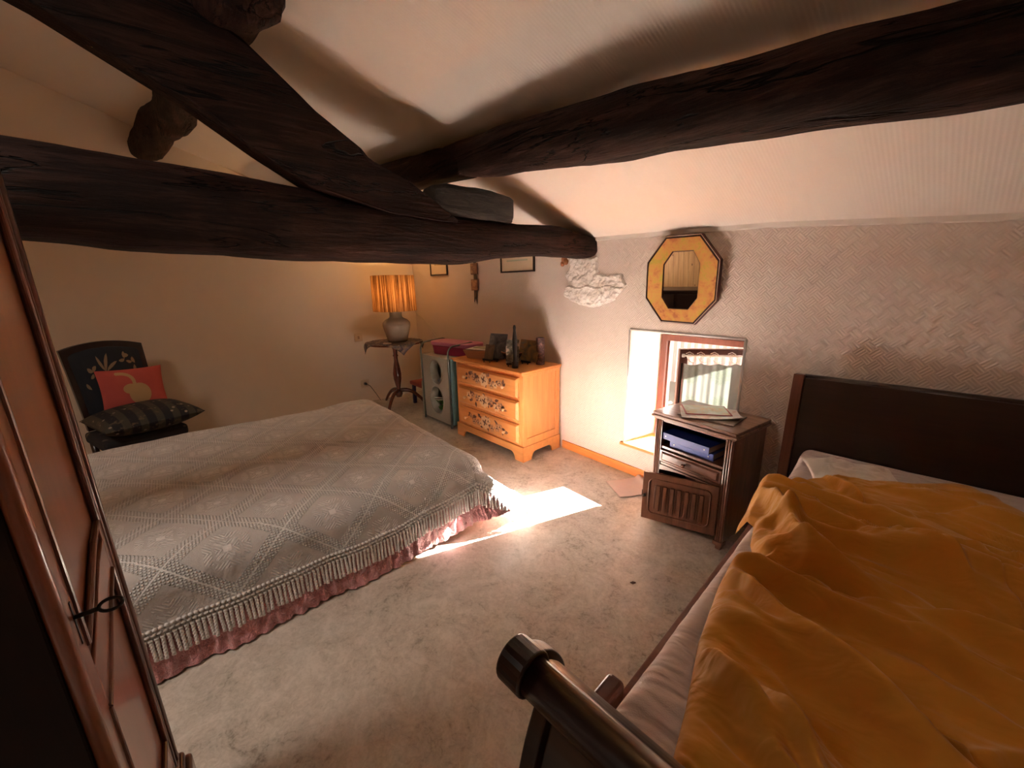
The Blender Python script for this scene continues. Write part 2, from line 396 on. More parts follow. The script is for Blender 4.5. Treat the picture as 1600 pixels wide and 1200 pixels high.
def cf(i, j):
    x = .02+(SWN-.052)*i; zt = rz-.055-.012*abs(sin(i*PI*4)); z = .015+(zt-.015)*j
    return (x, ry+.006+.0035*sin(i*30)*(1-.4*j)+.002*sin(i*61+1), z)
cu.grid(cf, 120, 24); obj('lace_panel', cu, lace(), curt, smooth=True)
tm = cloth('curtain_tie_cloth', (.8, .72, .62))
for q in (.04, .155, .27, .36, .435):
    tb = MB(); lp = [(q+.03*cos(a), ry+.012*sin(a), rz-.02+.034*sin(a+.6)) for a in [k*.55 for k in range(12)]]
    tb.tube(lp, .0035, 6, flat=.5); tb.tube([(q-.01, ry+.01, rz+.012), (q+.02, ry+.02, rz+.03), (q+.045, ry+.022, rz+.018)], .003, 6)
    obj('curtain_tie', tb, tm, curt, smooth=True)
# outdoors: ground, a pale ribbed shed wall to the left and a hedge
struct('ground', MB().box(-14, 10, OY+.02, 24, -.6, -.5), plain('grey_gravel', (.10, .095, .08), .9))
def shed():
    m = Mat('pale_pink_cladding', (.62, .46, .43), .7); X, Y, Z = m.xyz(m.co('Object'))
    f = ((X+Y)*(2*PI/.13)).sin(); m.mix(f.step(-.2, .5), (.13, .07, .065), (.21, .18, .17)); m.bump(f, .5, .02); return m.m
sh = thing('garden_shed', 'pale pink ribbed outbuilding seen outside through the open window', 'building', (-5.2, 7.6, -.5), rad(20))
obj('shed_wall', MB().box(-2.2, 2.4, -.1, .1, 0, 2.9), shed(), sh); obj('shed_roof', MB().box(-2.4, 2.6, -.35, 1.2, 2.9, 3.0), plain('slate', (.2, .17, .16), .8), sh)
hg = MB()
for i in range(1400):
    c = Vector((rnd.uniform(-5.0, 1.0), rnd.uniform(8.3, 9.6), rnd.uniform(-.4, 1.6+.35*sin(i)))); a = rnd.uniform(0, 6.28); r = rnd.uniform(.07, .14)
    u = Vector((cos(a), .3*sin(a), sin(a)))*r; v = Vector((-sin(a), .5*cos(a), cos(a)))*r*.6
    hg.add([c-u, c-v, c+u, c+v], [(0, 1, 2, 3)])
tag(obj('hedge', hg, plain('hedge_green', (.035, .065, .018), .7), fix=False), 'green leafy hedge outside beyond the window', 'hedge')

w2 = MB()
for a, c, e, g in ((-2.24, -1.26, -2.42, -2.36), (-2.24, -1.26, -1.44, -1.38), (-2.24, -2.18, -2.36, -1.44), (-1.32, -1.26, -2.36, -1.44)):
    w2.add([(x, y, ceil_z(x, y)+dz) for dz in (-.05, .0) for x, y in ((a, e), (c, e), (c, g), (a, g))], [(3, 2, 1, 0), (4, 5, 6, 7), (0, 1, 5, 4), (1, 2, 6, 5), (2, 3, 7, 6), (3, 0, 4, 7)])
w3 = MB()
for a, c, e, g in ((-2.41, -2.35, 1.0, 1.90), (-1.75, -1.69, 1.0, 1.90), (-2.35, -1.75, 1.0, 1.05), (-2.35, -1.75, 1.85, 1.90)): w3.box(XL, XL+.05, a, c, e, g)
struct('added_side_frame', w3, M['window'], bevel=.004)  # unseen frame added around the side fill lamp
struct('added_roof_frame', w2, M['window'], bevel=.004)  # unseen frame added around the overhead fill lamp

# ------------------------------------------------------------------ beams
def log(name, mat, stations, label, seg=28, sq=.5, nz=.012, seed=0, ax='y', n=90, smooth=True, wob=.5):
    """stations: list of (t, a, z, ra, rz): position along axis, cross position, height, half widths"""
    mb = MB(); st_ = sorted(stations)
    def at(t):
        for p, q in zip(st_, st_[1:]):
            if t <= q[0]:
                f = (t-p[0])/(q[0]-p[0]); f = f*f*(3-2*f)*.6+f*.4
                return [p[i]+(q[i]-p[i])*f for i in range(1, 5)]
        return st_[-1][1:]
    rings = []
    for i in range(n+1):
        t = st_[0][0]+(st_[-1][0]-st_[0][0])*i/n; a, z, ra, rz_ = at(t)
        for k in range(seg):
            th = 2*PI*k/seg; c, s = cos(th), sin(th); e = sq
            x = math.copysign(abs(c)**e, c)*ra; y = math.copysign(abs(s)**e, s)*rz_
            d = 1+nz*8*fbm(t*1.3+seed, c*wob+seed, s*wob, 3)+nz*3*fbm(t*5, c*3+seed, s*3, 3)
            if i in (0, n): d *= .96
            pa, pz = a+x*d, z+y*d
            rings.append((t, pa, pz) if ax == 'x' else (pa, t, pz))
    fs = [(i*seg+k, i*seg+(k+1) % seg, (i+1)*seg+(k+1) % seg, (i+1)*seg+k) for i in range(n) for k in range(seg)]
    fs += [tuple(range(seg)), tuple(n*seg+k for k in range(seg))]
    mb.add(rings, fs); o = obj(name, mb, mat, smooth=smooth)
    return o
def zs_(x, z): return CAM_H+(z-CAM_H)*(-x)/2.18
TB = -2.34
o = log('tie_beam', M['beam_y'], [(-2.75, TB, 1.93, .16, .17), (-1.2, TB, 1.935, .165, .165), (-.34, TB, 1.95, .165, .165), (.06, TB, 1.93, .165, .175), (.58, TB, 1.905, .16, .168), (1.1, TB, 1.885, .158, .152),
    (1.5, TB, 1.875, .155, .14), (1.9, TB, 1.893, .15, .115), (2.3, TB+.01, 1.905, .15, .112), (2.6, TB+.01, 1.892, .15, .098), (2.80, TB+.01, 1.87, .145, .08)], '', sq=.62, seed=3)
tag(o, 'long dark tie beam running level across the room into the window wall', 'beam', kind='thing')
# principal rafter: a thick sawn slab, its profile drawn in the plane of the truss
top = [(-1.5, 3.42), (-.6, 3.02), (.05, 2.76), (.41, 2.60), (.617, 2.435), (.655, 2.40), (.859, 2.275), (.90, 2.23), (1.11, 2.155), (1.26, 2.07), (1.415, 1.975)]
bot = [(1.25, 1.962), (1.0, 1.975), (.80, 2.02), (.606, 2.06), (.39, 2.185), (.2, 2.31), (-.209, 2.53), (-.9, 2.80), (-1.5, 3.08)]
def lerp_poly(P, x):
    P = sorted(P)
    for a, b in zip(P, P[1:]):
        if x <= b[0]: return a[1]+(b[1]-a[1])*max(0, (x-a[0]))/(b[0]-a[0])
    return P[-1][1]
rm = MB(); ring = 24; NR = 90; vs_ = []
for i in range(NR+1):
    y = -1.5+(1.41+1.5)*i/NR; zt = lerp_poly(top, y); zb = min(lerp_poly(bot, y), zt-.006)
    for k in range(ring):
        th = 2*PI*k/ring; c, s = cos(th), sin(th); e = .22
        x = math.copysign(abs(c)**.14, c); q = math.copysign(abs(s)**.14, s)
        nn = .006*fbm(y*3, c*2, s*2)
        vs_.append((-2.255+x*(.075+nn), y+.0, (zt+zb)/2+q*((zt-zb)/2)))
fs_ = [(i*ring+k, i*ring+(k+1) % ring, (i+1)*ring+(k+1) % ring, (i+1)*ring+k) for i in range(NR) for k in range(ring)]+[tuple(range(ring)), tuple(NR*ring+k for k in range(ring))]
rm.add(vs_, fs_); o = obj('rafter', rm, old_beam('old_rafter_wood', 'y', rad(30)), smooth=False); tag(o, 'sloping dark rafter rising left from the tie beam', 'beam', kind='thing')
# purlins
o = log('purlin', M['beam_x'], [(-2.40, 1.50, 2.345, .085, .088), (-2.26, 1.50, 2.33, .10, .098), (-1.9, 1.53, 2.295, .12, .115), (-1.08, 1.56, 2.215, .125, .118), (-.5, 1.6, 2.16, .118, .112), (-.04, 1.66, 2.118, .118, .115), (.6, 1.68, 2.05, .12, .118), (1.66, 1.70, 1.98, .12, .12)],
    '', ax='x', seed=9, sq=.72)
tag(o, 'dark log purlin crossing the ceiling to the right', 'beam', kind='thing')
o = log('purlin', M['beam_x'], [(-5.55, 1.28, 2.52, .11, .11), (-4.0, 1.36, 2.43, .12, .11), (-3.0, 1.45, 2.37, .125, .11), (-2.5, 1.47, 2.335, .115, .095), (-2.15, 1.50, 2.30, .095, .085)], '', ax='x', seed=19, sq=.72)
tag(o, 'dark purlin stub joined behind the foot of the rafter', 'beam', kind='thing')
o = log('purlin', M['beam_x'], [(-5.55, .05, 2.93, .13, .11), (-5.0, .13, 2.95, .13, .12), (-4.2, .27, 2.93, .13, .14), (-3.0, .30, 2.82, .14, .14), (-2.3, .37, 2.77, .15, .14), (-1.98, .40, 2.72, .15, .15)], '', ax='x', seed=29, sq=.8, nz=.02)
tag(o, 'short knotty purlin passing above the rafter to the left wall', 'beam', kind='thing')
o = log('support_block', M['beam_y'], [(1.27, -2.26, 2.09, .08, .065), (1.36, -2.26, 2.085, .10, .085), (1.6, -2.265, 2.08, .105, .09), (1.82, -2.27, 2.075, .105, .085), (1.855, -2.27, 2.07, .095, .08)], '', seed=41, sq=.35, nz=.02, smooth=False)
o.data.materials.clear()
def greyblock():
    m = Mat('weathered_grey_oak', (.05, .04, .03), .8); k = m.co('Object', (9, 1.5, 9)); n = m.noise(k, 3, 8, .75, 1)
    m.ramp(n, [(.35, (.010, .008, .006)), (.65, (.055, .042, .034))]); m.bump(n, 1.0, .03); return m.m
o.data.materials.append(greyblock()); tag(o, 'rough weathered grey wood block wedged on the tie beam', 'block')
# broken plaster under the end of the tie beam
def patch_mat():
    m = Mat('broken_white_plaster', (.78, .72, .66), .9); k = m.co('Object'); n = m.noise(k, 34, 8, .75, .6); n2 = m.noise(k, 9, 5, .7)
    m.ramp(n2, [(.3, (.76, .68, .60)), (.6, (.92, .89, .85))]); m.bump(n+n2, .7, .010); return m.m
pp = [(-2.17, 1.80), (-2.15, 1.675), (-2.10, 1.655), (-1.92, 1.66), (-1.885, 1.60), (-1.865, 1.57), (-1.93, 1.50), (-1.97, 1.452), (-2.06, 1.405), (-2.16, 1.39), (-2.25, 1.385), (-2.34, 1.398), (-2.44, 1.43), (-2.53, 1.47), (-2.545, 1.51), (-2.49, 1.575), (-2.53, 1.65), (-2.47, 1.74), (-2.47, 1.82)]
def inside(x, z):
    c = False; n = len(pp); j = n-1
    for i in range(n):
        (xi, zi), (xj, zj) = pp[i], pp[j]
        if (zi > z) != (zj > z) and x < (xj-xi)*(z-zi)/(zj-zi)+xi: c = not c
        j = i
    return c
def pdist(x, z):
    best = 9; n = len(pp)
    for i in range(n):
        a = Vector(pp[i]); b = Vector(pp[(i+1) % n]); ab = b-a; t = max(0, min(1, (Vector((x, z))-a).dot(ab)/ab.dot(ab)))
        best = min(best, (Vector((x, z))-(a+ab*t)).length)
    return best
pm = MB(); NXp, NZp = 90, 60; idx = {}; vv = []; ff = []
for i in range(NXp+1):
    for j in range(NZp+1):
        x = -2.58+.75*i/NXp; z = 1.36+.50*j/NZp
        xw = x+.010*fbm(x*14, z*14, 0); zw = z+.010*fbm(x*14, z*14, 5)
        if inside(xw, zw):
            d = pdist(xw, zw); ledge = .022*(1 if z < 1.555+.01*sin(x*30) else 0.35)
            h = min(1, d/.018)*(.012+ledge+.012*(fbm(x*22, z*22, 1, 4)+.3))
            idx[i, j] = len(vv); vv.append((x, D+.004-max(h, .0), z))
for i in range(NXp):
    for j in range(NZp):
        q = [(i, j), (i+1, j), (i+1, j+1), (i, j+1)]
        if all(k in idx for k in q): ff.append(tuple(idx[k] for k in q))
pm.add(vv, ff); o = obj('plaster_patch', pm, patch_mat(), fix=False); tag(o, 'rough bare white plaster patch in the wall under the beam end', 'plaster patch', kind='thing')
fm = MB()
for c, r in (((-2.49, D-.06, 1.79), .030), ((-2.455, D-.075, 1.77), .026), ((-2.50, D-.07, 1.755), .022)):
    fm.grid(lambda i, j, c=c, r=r: (c[0]+r*(1+.3*fbm(i*5, j*5, c[0]))*cos(2*PI*i)*sin(PI*j), c[1]+r*.8*sin(2*PI*i)*sin(PI*j), c[2]+r*cos(PI*j)), 14, 10)
tag(obj('filler_lump', fm, plain('rusty_filler', (.42, .15, .06), .7), smooth=True), 'small rust-brown crumbly lump of filler under the beam end', 'filler')

# ------------------------------------------------------------------ big bed under the woven bedspread
BX0, BX1, BY0, BY1 = -4.08, -2.02, -1.05, 1.44
bed = thing('double_bed', 'low wide double bed under the white bedspread, left of the room', 'bed', ((BX0+BX1)/2, (BY0+BY1)/2, 0))
def L_(x, y): return x-(BX0+BX1)/2, y-(BY0+BY1)/2
x0, y0 = L_(BX0+.03, BY0+.03); x1, y1 = L_(BX1-.05, BY1-.05)
obj('mattress', MB().box(x0, x1, y0, y1, .20, .44), cloth('mattress_ticking', (.6, .55, .5)), bed, bevel=.05, seg=4)
obj('bed_frame', MB().box(x0+.02, x1-.02, y0+.02, y1-.02, .10, .198), M['pine'], bed, bevel=.01)
for fx, fy in ((x1-.10, y1-.02), (x1-.10, y0+.12), (x0+.1, y1-.1), (x0+.1, y0+.12)):
    lg = MB(); lg.prism([(fx-.035, .0), (fx+.035, .0), (fx+.05, .10), (fx-.05, .10)], 'y', fy-.06, fy+.0)
    obj('leg', lg, M['pine'], bed, bevel=.01)
caster = MB(); cx_, cy_ = x1+.012, y1-.16
caster.tube([(cx_, cy_-.085, .085), (cx_, cy_+.055, .085)], .034, 18); caster.tube([(cx_, cy_+.058, .085), (cx_, cy_+.085, .085)], .030, 18)
obj('bed_rail_end', caster, wood('varnished_rail', (.30, .13, .06), (.45, .22, .11), 'y', .3), bed, smooth=True)
obj('rubber_band', MB().tube([(cx_, cy_+.052, .085), (cx_, cy_+.061, .085)], .036, 18), M['black'], bed)
RC = .13   # edge radius
def drape(qx, qy, ztop, flare, corner_flare, floor=.004):
    """cloth point: rest coordinate q on the plane -> hanging over the bed edge"""
    ix0, ix1, iy0, iy1 = BX0+RC, BX1-RC, BY0+RC, BY1-RC
    px = min(max(qx, ix0), ix1); py = min(max(qy, iy0), iy1); dx, dy = qx-px, qy-py; d = math.hypot(dx, dy)
    if d < 1e-9:
        return px, py, ztop, 0, 0, 0
    ux, uy = dx/d, dy/d; cf_ = abs(2*ux*uy)
    arc = RC*PI/2
    if d < arc: h = RC*sin(d/RC); v = RC*(1-cos(d/RC))
    else:
        fl = flare+corner_flare*cf_**1.1*(1 if qy > 0 else 0); h = RC+(d-arc)*sin(fl); v = RC+(d-arc)*cos(fl)
    z = ztop-v
    if z < floor: h += (floor-z)*.9; z = floor
    return px+ux*h, py+uy*h, z, d, ux, uy
def zdome(x, y):
    cx, cy = (BX0+BX1)/2, (BY0+BY1)/2
    return .018*fbm(x*1.1, y*1.1, 3)+.006*fbm(x*4, y*4, 8)
def spread_pt(qx, qy, ztop, flare, cfl, off, gather=0.0, floor=.004, wav=.007):
    x, y, z, d, ux, uy = drape(qx, qy, ztop, flare, cfl, floor)
    z += zdome(qx, qy)*(1 if d == 0 else max(0, 1-d/.3))
    if d > 0:
        s = qx*abs(uy)+qy*abs(ux); w = min(1, d/.25)
        a = wav*w*(sin(s*11+1)+.6*sin(s*23+2)+.5*fbm(s*5, d*3, 2))
        if gather: a += gather*max(0, min(1, (d-.27)/.12))*(sin(s*95+4*fbm(s*6, d*4, 1))*.6+.9*fbm(s*26, d*14, 5)*1.4)
        x += ux*(a+off); y += uy*(a+off)
        if z > floor+.003: z += .1*a
    return x, y, max(z, floor)
# pink satin quilt underneath
def satin():
    m = Mat('pink_satin', (.56, .21, .22), .42); k = m.co('Object'); n = m.noise(k, 7, 4, .6)
    m.mix(n, (.74, .35, .36), (.64, .26, .28)); h = m.noise(m.co('Object', (14, 14, 7)), 1.5, 5, .65, .7)+m.noise(k, 38, 4, .6, 1.2)*.5
    m.bump(h, 1.0, .03); m.b.inputs['Sheen Weight'].default_value = .5; return m.m
qm = MB()
NQ = 0
def quilt_fn(i, j):
    y = BY0-.05+(BY1+.44-BY0+.05)*i
    over = .50-.07*max(0, (y-.7))-.05*max(0, y-1.2)
    x = (BX1-.30)+(over+.20)*j
    return spread_pt(x, min(y, BY1+.40), .462, .17, .85, .0, .011, floor=.012 if y < .8 else .006)
qm.grid(quilt_fn, 520, 60)
def quilt_foot(i, j):
    x = BX0-.05+(BX1-.30-BX0+.05)*i; y = (BY1-.30)+(.62)*j
    return spread_pt(x, y, .462, .17, .85, .0, .011)
qm.grid(quilt_foot, 260, 40)
tag(obj('satin_quilt', qm, satin(), smooth=True), 'dusty pink gathered satin quilt hanging below the white bedspread', 'quilt')
# woven bedspread
def woven():
    m = Mat('woven_bedspread', (.72, .69, .67), .95); nt = m.nt
    k = m.co('UV'); U, V, _ = m.xyz(k)
    P, Q = .46, .46
    a = U/P+V/Q; b = U/P-V/Q
    fa = (a.fract()-.5).abs(); fb = (b.fract()-.5).abs()          # .5 on the lattice lines
    near = fa.mx(fb)
    band = near.step(.365, .38); core = near.step(.484, .492)
    e = 2*PI/.026
    dots = ((U*e).sin()*(V*e).sin()).abs().step(.12, .85)
    # motif in each diamond: little crossed leaves
    ra = a.fract().floor()*0.0+(a+.5).fract()-.5; rb = (b+.5).fract()-.5
    a0 = a.fract()-.5; b0 = b.fract()-.5
    mu = ((a0+b0)*(P*.5)); mv = ((a0-b0)*(Q*.5))                    # metres from the diamond centre
    au, av = mu.abs(), mv.abs()
    hi = au.mx(av); lo = au.mn(av)
    rays = ((hi-lo)*(2*PI/.0165)).sin().step(-.3, .6)
    mask = hi.lt(.090)*hi.gt(.016)*lo.lt(.056)*((hi-.052).abs().gt(.006))*((lo-hi*.62).abs().gt(.004))
    inner = (hi.lt(.016))
    field = band*dots*(core*-1.0+1.0)+core*.8+rays*mask*.85*(band*-1.0+1.0)+inner*.8
    pile = m.noise(m.co('Object'), 130, 3, .7)
    h = field*1.0+pile*.35+m.noise(m.co('Object'), 3.0, 3, .5, .5)*5.0
    m.bump(h, 1.0, .008)
    m.mix(field*.95+pile*.15, (.52, .49, .47), (.90, .87, .85))
    m.b.inputs['Sheen Weight'].default_value = .4; m.b.inputs['Specular IOR Level'].default_value = .15
    return m.m
CZ = .478
HEM_X = .225     # cloth length beyond the flat edge, near side
def hem(y): return .315-.075*max(0, min(1, (y-.75)/.6))
sp = MB(); NU, NV = 300, 380; uvs = []
def sp_fn(i, j):
    y = (BY0-.02)+(BY1+.30-BY0+.02)*j; xe = BX1+hem(y)-.085+.0
    if y > BY1-.1: xe = BX1+.15+.36*(y-BY1+.1)
    x = (BX0-.22)+(xe-(BX0-.22))*i
    uvs.append((x, y)); return spread_pt(x, y, CZ, .12, .82, .012, 0, .02)
sp.grid(sp_fn, NU, NV)
me = sp.mesh('bedspread', True); ul = me.uv_layers.new(name='UVMap')
for lp in me.loops: ul.data[lp.index].uv = uvs[lp.vertex_index]
spread = thing('bedspread', 'white woven bedspread with raised diamond pattern and twisted fringe', 'bedspread', (0, 0, 0))
obj('spread_cloth', me, woven(), spread)
# knotted heading and twisted tassels along the near edge and the foot
frm = cloth('fringe_cotton', (.84, .81, .79), (.74, .69, .67), .9, .3, 200)
fg = MB(); y = BY0+.02; edge = []
while y < BY1+.27: edge.append(('x', y)); y += .0195
xx = BX1+.26
while xx > BX0: edge.append(('y', xx)); xx -= .0195
for kind_, t in edge:
    def P(over):
        if kind_ == 'x':
            xe = (BX1+hem(t)-.085) if t <= BY1-.1 else BX1+.15+.36*(t-BY1+.1)
            return Vector(spread_pt(xe+over, t, CZ, .12, .82, .018, 0, .012))
        return Vector(spread_pt(t, BY1+.30+over, CZ, .12, .82, .018, 0, .012))
    ln = .095+rnd.uniform(-.006, .006); jx, jy = rnd.uniform(-.004, .004), rnd.uniform(-.005, .005)
    pts = [P(-.004+ln*q/5)+Vector((jx, jy, 0))*(q/5) for q in range(6)]
    for q in range(2):    # two twisted plies
        pl = []
        nP = 18
        for w in range(nP+1):
            f = w/nP*5; i0 = min(int(f), 4); c = pts[i0].lerp(pts[i0+1], f-i0); ph = w/nP*2*PI*3.2+q*PI
            pl.append(c+Vector((sin(ph)*.0026+.001, cos(ph)*.0028, 0)))
        fg.tube(pl, .0056, 5)
obj('fringe', fg, frm, spread, smooth=True)
hd = MB()
for kind_, t in edge:      # lattice of knots above the tassels
    for r_, dd in ((-.010, .0), (-.030, .012), (-.05, .0)):
        tt = t+dd
        if kind_ == 'x':
            xe = (BX1+hem(tt)-.085) if tt <= BY1-.1 else BX1+.15+.36*(tt-BY1+.1)
            c = Vector(spread_pt(xe+r_, min(tt, BY1+.29), CZ, .12, .82, .020, 0, .012))
        else: c = Vector(spread_pt(tt, BY1+.30+r_, CZ, .12, .82, .020, 0, .012))
        hd.lathe([(0, -.006), (.0085, -.003), (.0085, .003), (0, .006)], 6, c)
obj('knotted_heading', hd, frm, spread, smooth=True)

# ------------------------------------------------------------------ sleigh bed on the right
SB = thing('sleigh_bed', 'dark mahogany sleigh bed with curled head and foot boards', 'bed', (-.645, 2.58, 0), rad(4.0))
# local x along the width, local -y towards the foot
BW = 1.46; CAPR = .042
def sprof(pts, th):
    """thick S profile through pts (y,z): closed polygon"""
    P = [Vector(p) for p in pts]; L1, L2 = [], []
    for i, p in enumerate(P):
        t = (P[min(i+1, len(P)-1)]-P[max(i-1, 0)]).normalized(); n = Vector((-t.y, t.x))
        L1.append(p+n*th/2); L2.append(p-n*th/2)
    return [tuple(p) for p in L1]+[tuple(p) for p in reversed(L2)]
def bez(P, n=18):
    P = [Vector(p) for p in P]; out = []
    for i in range(n+1):
        t = i/n; a = P[0]*(1-t)**3+P[1]*3*t*(1-t)**2+P[2]*3*t*t*(1-t)+P[3]*t**3; out.append(tuple(a))
    return out
# headboard curls back towards the wall (+y)
hc = bez([(-.03, .22), (-.03, .60), (-.03, .80), (.0, 1.07)])
hbm = MB(); hbm.prism(sprof(hc, .028), 'x', .045, BW-.045)
hb = obj('headboard', hbm, M['sleigh'], SB, bevel=.004)
rl = MB(); rl.tube([(.045, .018, 1.062), (BW-.045, .018, 1.062)], .024, 24); obj('headboard_roll', rl, M['sleigh'], SB, smooth=True)
for x in (0, BW-.05):
    p_ = MB(); p_.prism(sprof(bez([(-.035, .0), (-.04, .55), (-.035, .80), (.0, 1.085)]), .062), 'x', x, x+.05)
    obj('post', p_, M['sleigh_r'], SB, bevel=.004)
FYv = -2.10
def fprof(z0):
    A = bez([(FYv-.035, z0), (FYv-.10, .36), (FYv-.085, .55), (FYv-.0, .70)]); B = bez([(FYv-.0, .70), (FYv+.035, .76), (FYv-.0, .85), (FYv-.075, .875)])
    return A+B[1:]
fc = fprof(.24)
fb_ = MB(); fb_.prism(sprof(fc, .026), 'x', .045, BW-.045); obj('footboard', fb_, M['sleigh'], SB, bevel=.004)
rl = MB(); rl.tube([(.045, FYv-.088, .880), (BW-.045, FYv-.088, .880)], .036, 28); obj('footboard_roll', rl, M['sleigh'], SB, smooth=True)
for x in (-.012, BW-.05):
    p_ = MB(); p_.prism(sprof(fprof(.0), .05), 'x', x+.012, x+.05)
    p_.tube([(x+.010, FYv-.088, .882), (x+.070, FYv-.088, .882)], .045, 28)
    obj('post', p_, M['sleigh'], SB, bevel=.004)
for x in (.02, BW-.045):
    obj('side_rail', MB().box(x, x+.025, FYv+.06, -.05, .26, .44), M['sleigh_r'], SB, bevel=.004)
    kb = MB(); kb.box(x-.022, x+.030, FYv+.17, FYv+.29, .24, .53); obj('rail_bracket', kb, M['sleigh_r'], SB, bevel=.014, seg=3)
obj('slat_base', MB().box(.05, BW-.05, FYv+.07, -.06, .30, .36), M['pine'], SB)
def quilted():
    m = Mat('quilted_sheet', (.62, .53, .52), .85); k = m.co('Object', (2.0, 1, 1)); kk = m.co('Object')
    n = m.noise(m.co('Object', (1.8, 6, 3)), 2.4, 2, .5, .6); f = m.noise(kk, 260, 2, .5)
    m.mix(n, (.66, .57, .56), (.56, .47, .46)); m.bump(n*2.2+f*.05, .8, .022); m.b.inputs['Sheen Weight'].default_value = .3; return m.m
def mattress_grid(x0, x1, y0, y1, z0, z1, r, nx, ny, amp=.004, sd=0):
    mb = MB()
    def fn(i, j):
        # unwrap side-top-side across x, with rounded ends along y
        Ls = z1-z0; Wd = x1-x0; s = i*(2*Ls+Wd); y = y0+(y1-y0)*j
        if s < Ls: x, z = x0, z0+s
        elif s < Ls+Wd: x, z = x0+s-Ls, z1
        else: x, z = x1, z1-(s-Ls-Wd)
        # round
        cx = min(max(x, x0+r), x1-r); cz = min(z, z1-r); cy = min(max(y, y0+r), y1-r)
        v = Vector((x-cx, y-cy, z-cz)); 
        if v.length > 1e-6 and z > z1-r-1e-6 or abs(x-cx) > 1e-6 and v.length > 1e-6:
            v = v.normalized()*r; x, y, z = cx+v.x, cy+v.y, cz+v.z
        n = fbm(x*3+sd, y*9, z*3)
        return (x+(n*amp if abs(x-x0) < .08 else 0), y, z+n*amp)
    mb.grid(fn, nx, ny); return mb
mt = mattress_grid(.102, BW-.062, FYv+.075, -.045, .37, .655, .05, 120, 160)
mt.v = [(x, y, z+(.045*max(0, min(1, (y+.42)/.34))**1.5 if z > .5 else 0)) for x, y, z in mt.v]
tag(obj('mattress', mt, quilted(), smooth=True, loc=SB.location, rot=SB.rotation_euler), 'pale pinkish sheeted mattress lying in the dark sleigh bed', 'mattress')
pw = MB()
def pillow(cx, cy, w, d, h, z, rot=0, seed=0, nx=50, ny=50, wr=.012):
    def fn(i, j):
        a, b = i*2-1, j*2-1
        t = max(0, (1-abs(a)**3.2))**.45*max(0, (1-abs(b)**3.2))**.45
        pin = 1-.06*(1-abs(a))*abs(b)-.0
        x, y = a*w/2*(1-.07*(1-b*b)**1*abs(a)**4), b*d/2*(1-.07*(1-a*a)*abs(b)**4)
        zz = z+h*t+wr*fbm(a*2+seed, b*2, seed)*t
        return (cx+x*cos(rot)-y*sin(rot), cy+x*sin(rot)+y*cos(rot), zz)
    return fn
pw.grid(lambda i, j: (lambda p: (p[0], p[1], p[2]+.030*max(0, fbm(p[0]*9, p[1]*9, 2))*(1 if .1 < i < .9 and .1 < j < .9 else .0)))(pillow(.34, -.30, .36, .34, .018, .690, .35, 4)(i, j)), 60, 60)
tag(obj('crumpled_garment', pw, cloth('white_cotton', (.80, .75, .70), None, .9, .3, 300, .4), smooth=True, loc=SB.location, rot=SB.rotation_euler), 'crumpled white cotton garment lying at the head of the sleigh bed', 'garment')
# mustard duvet
def LL(t):
    pts = [(0, .06, .66), (.07, .035, .78), (.14, .055, .87), (.19, .13, .93), (.26, .155, 1.06), (.34, .205, 1.18), (.40, .15, 1.26), (.46, .150, 1.36), (.62, .185, 1.60), (.78, .235, 1.80), (.9, .265, 1.95), (1, .27, 2.02)]
    for a, b in zip(pts, pts[1:]):
        if t <= b[0]:
            f = (t-a[0])/(b[0]-a[0]); return a[1]+(b[1]-a[1])*f, a[2]+(b[2]-a[2])*f
    return pts[-1][1:]
def RR(t): return 1.50, 1.22+.80*t
def BB(s):
    pts = [(0, 0), (.05, .17), (.17, .45), (.315, .66), (.45, .84), (.56, .76), (.73, .45), (1, 0)]
    for a, b in zip(pts, pts[1:]):
        if s <= b[0]:
            f = (s-a[0])/(b[0]-a[0]); f = f*f*(3-2*f)*.5+f*.5; return a[1]+(b[1]-a[1])*f
    return 0
rg = random.Random(5); ridges = []
# (u, v, direction angle from +u towards the foot, length, width, height)
hand = [(.07, .72, 22, 1.3, .055, .030), (.12, .80, 58, .42, .030, .050), (.06, .66, 8, 1.0, .06, .034), (.16, .98, -6, .9, .035, .030), (.22, 1.12, 4, 1.2, .040, .036), (.24, 1.20, -10, .9, .028, -.030),
        (.15, 1.30, 8, 1.3, .045, .040), (.18, 1.36, 36, .9, .035, .032), (.2, 1.5, 18, 1.3, .06, .026), (.2, 1.66, 42, .6, .030, .032), (.26, 1.74, 15, 1.2, .05, .026), (.34, 1.70, 50, .55, .025, .030),
        (.30, .60, 14, 1.2, .035, -.030), (.5, .35, 10, .9, .05, .022), (.6, .50, 22, .9, .04, -.022), (.3, .42, 60, .25, .02, .028), (.36, .40, 75, .2, .015, -.02), (.5, .85, 16, 1.0, .05, .018),
        (.55, 1.05, 12, .9, .04, -.016), (.5, 1.42, 12, 1.0, .05, .018), (.6, 1.62, 8, .9, .03, -.015), (.62, 1.60, -35, .5, .018, .012), (.5, 1.88, -28, .5, .016, .012)]
for h in hand: ridges.append(h)
for q in range(70):
    ridges.append((rg.uniform(.04, .9), rg.uniform(.3, 1.95), rg.gauss(14, 22), rg.uniform(.15, .5), rg.uniform(.007, .016), rg.choice((-1, 1))*rg.uniform(.004, .010)))
RD = [(u, v, cos(rad(a)), sin(rad(a)), l, w, h) for u, v, a, l, w, h in ridges]
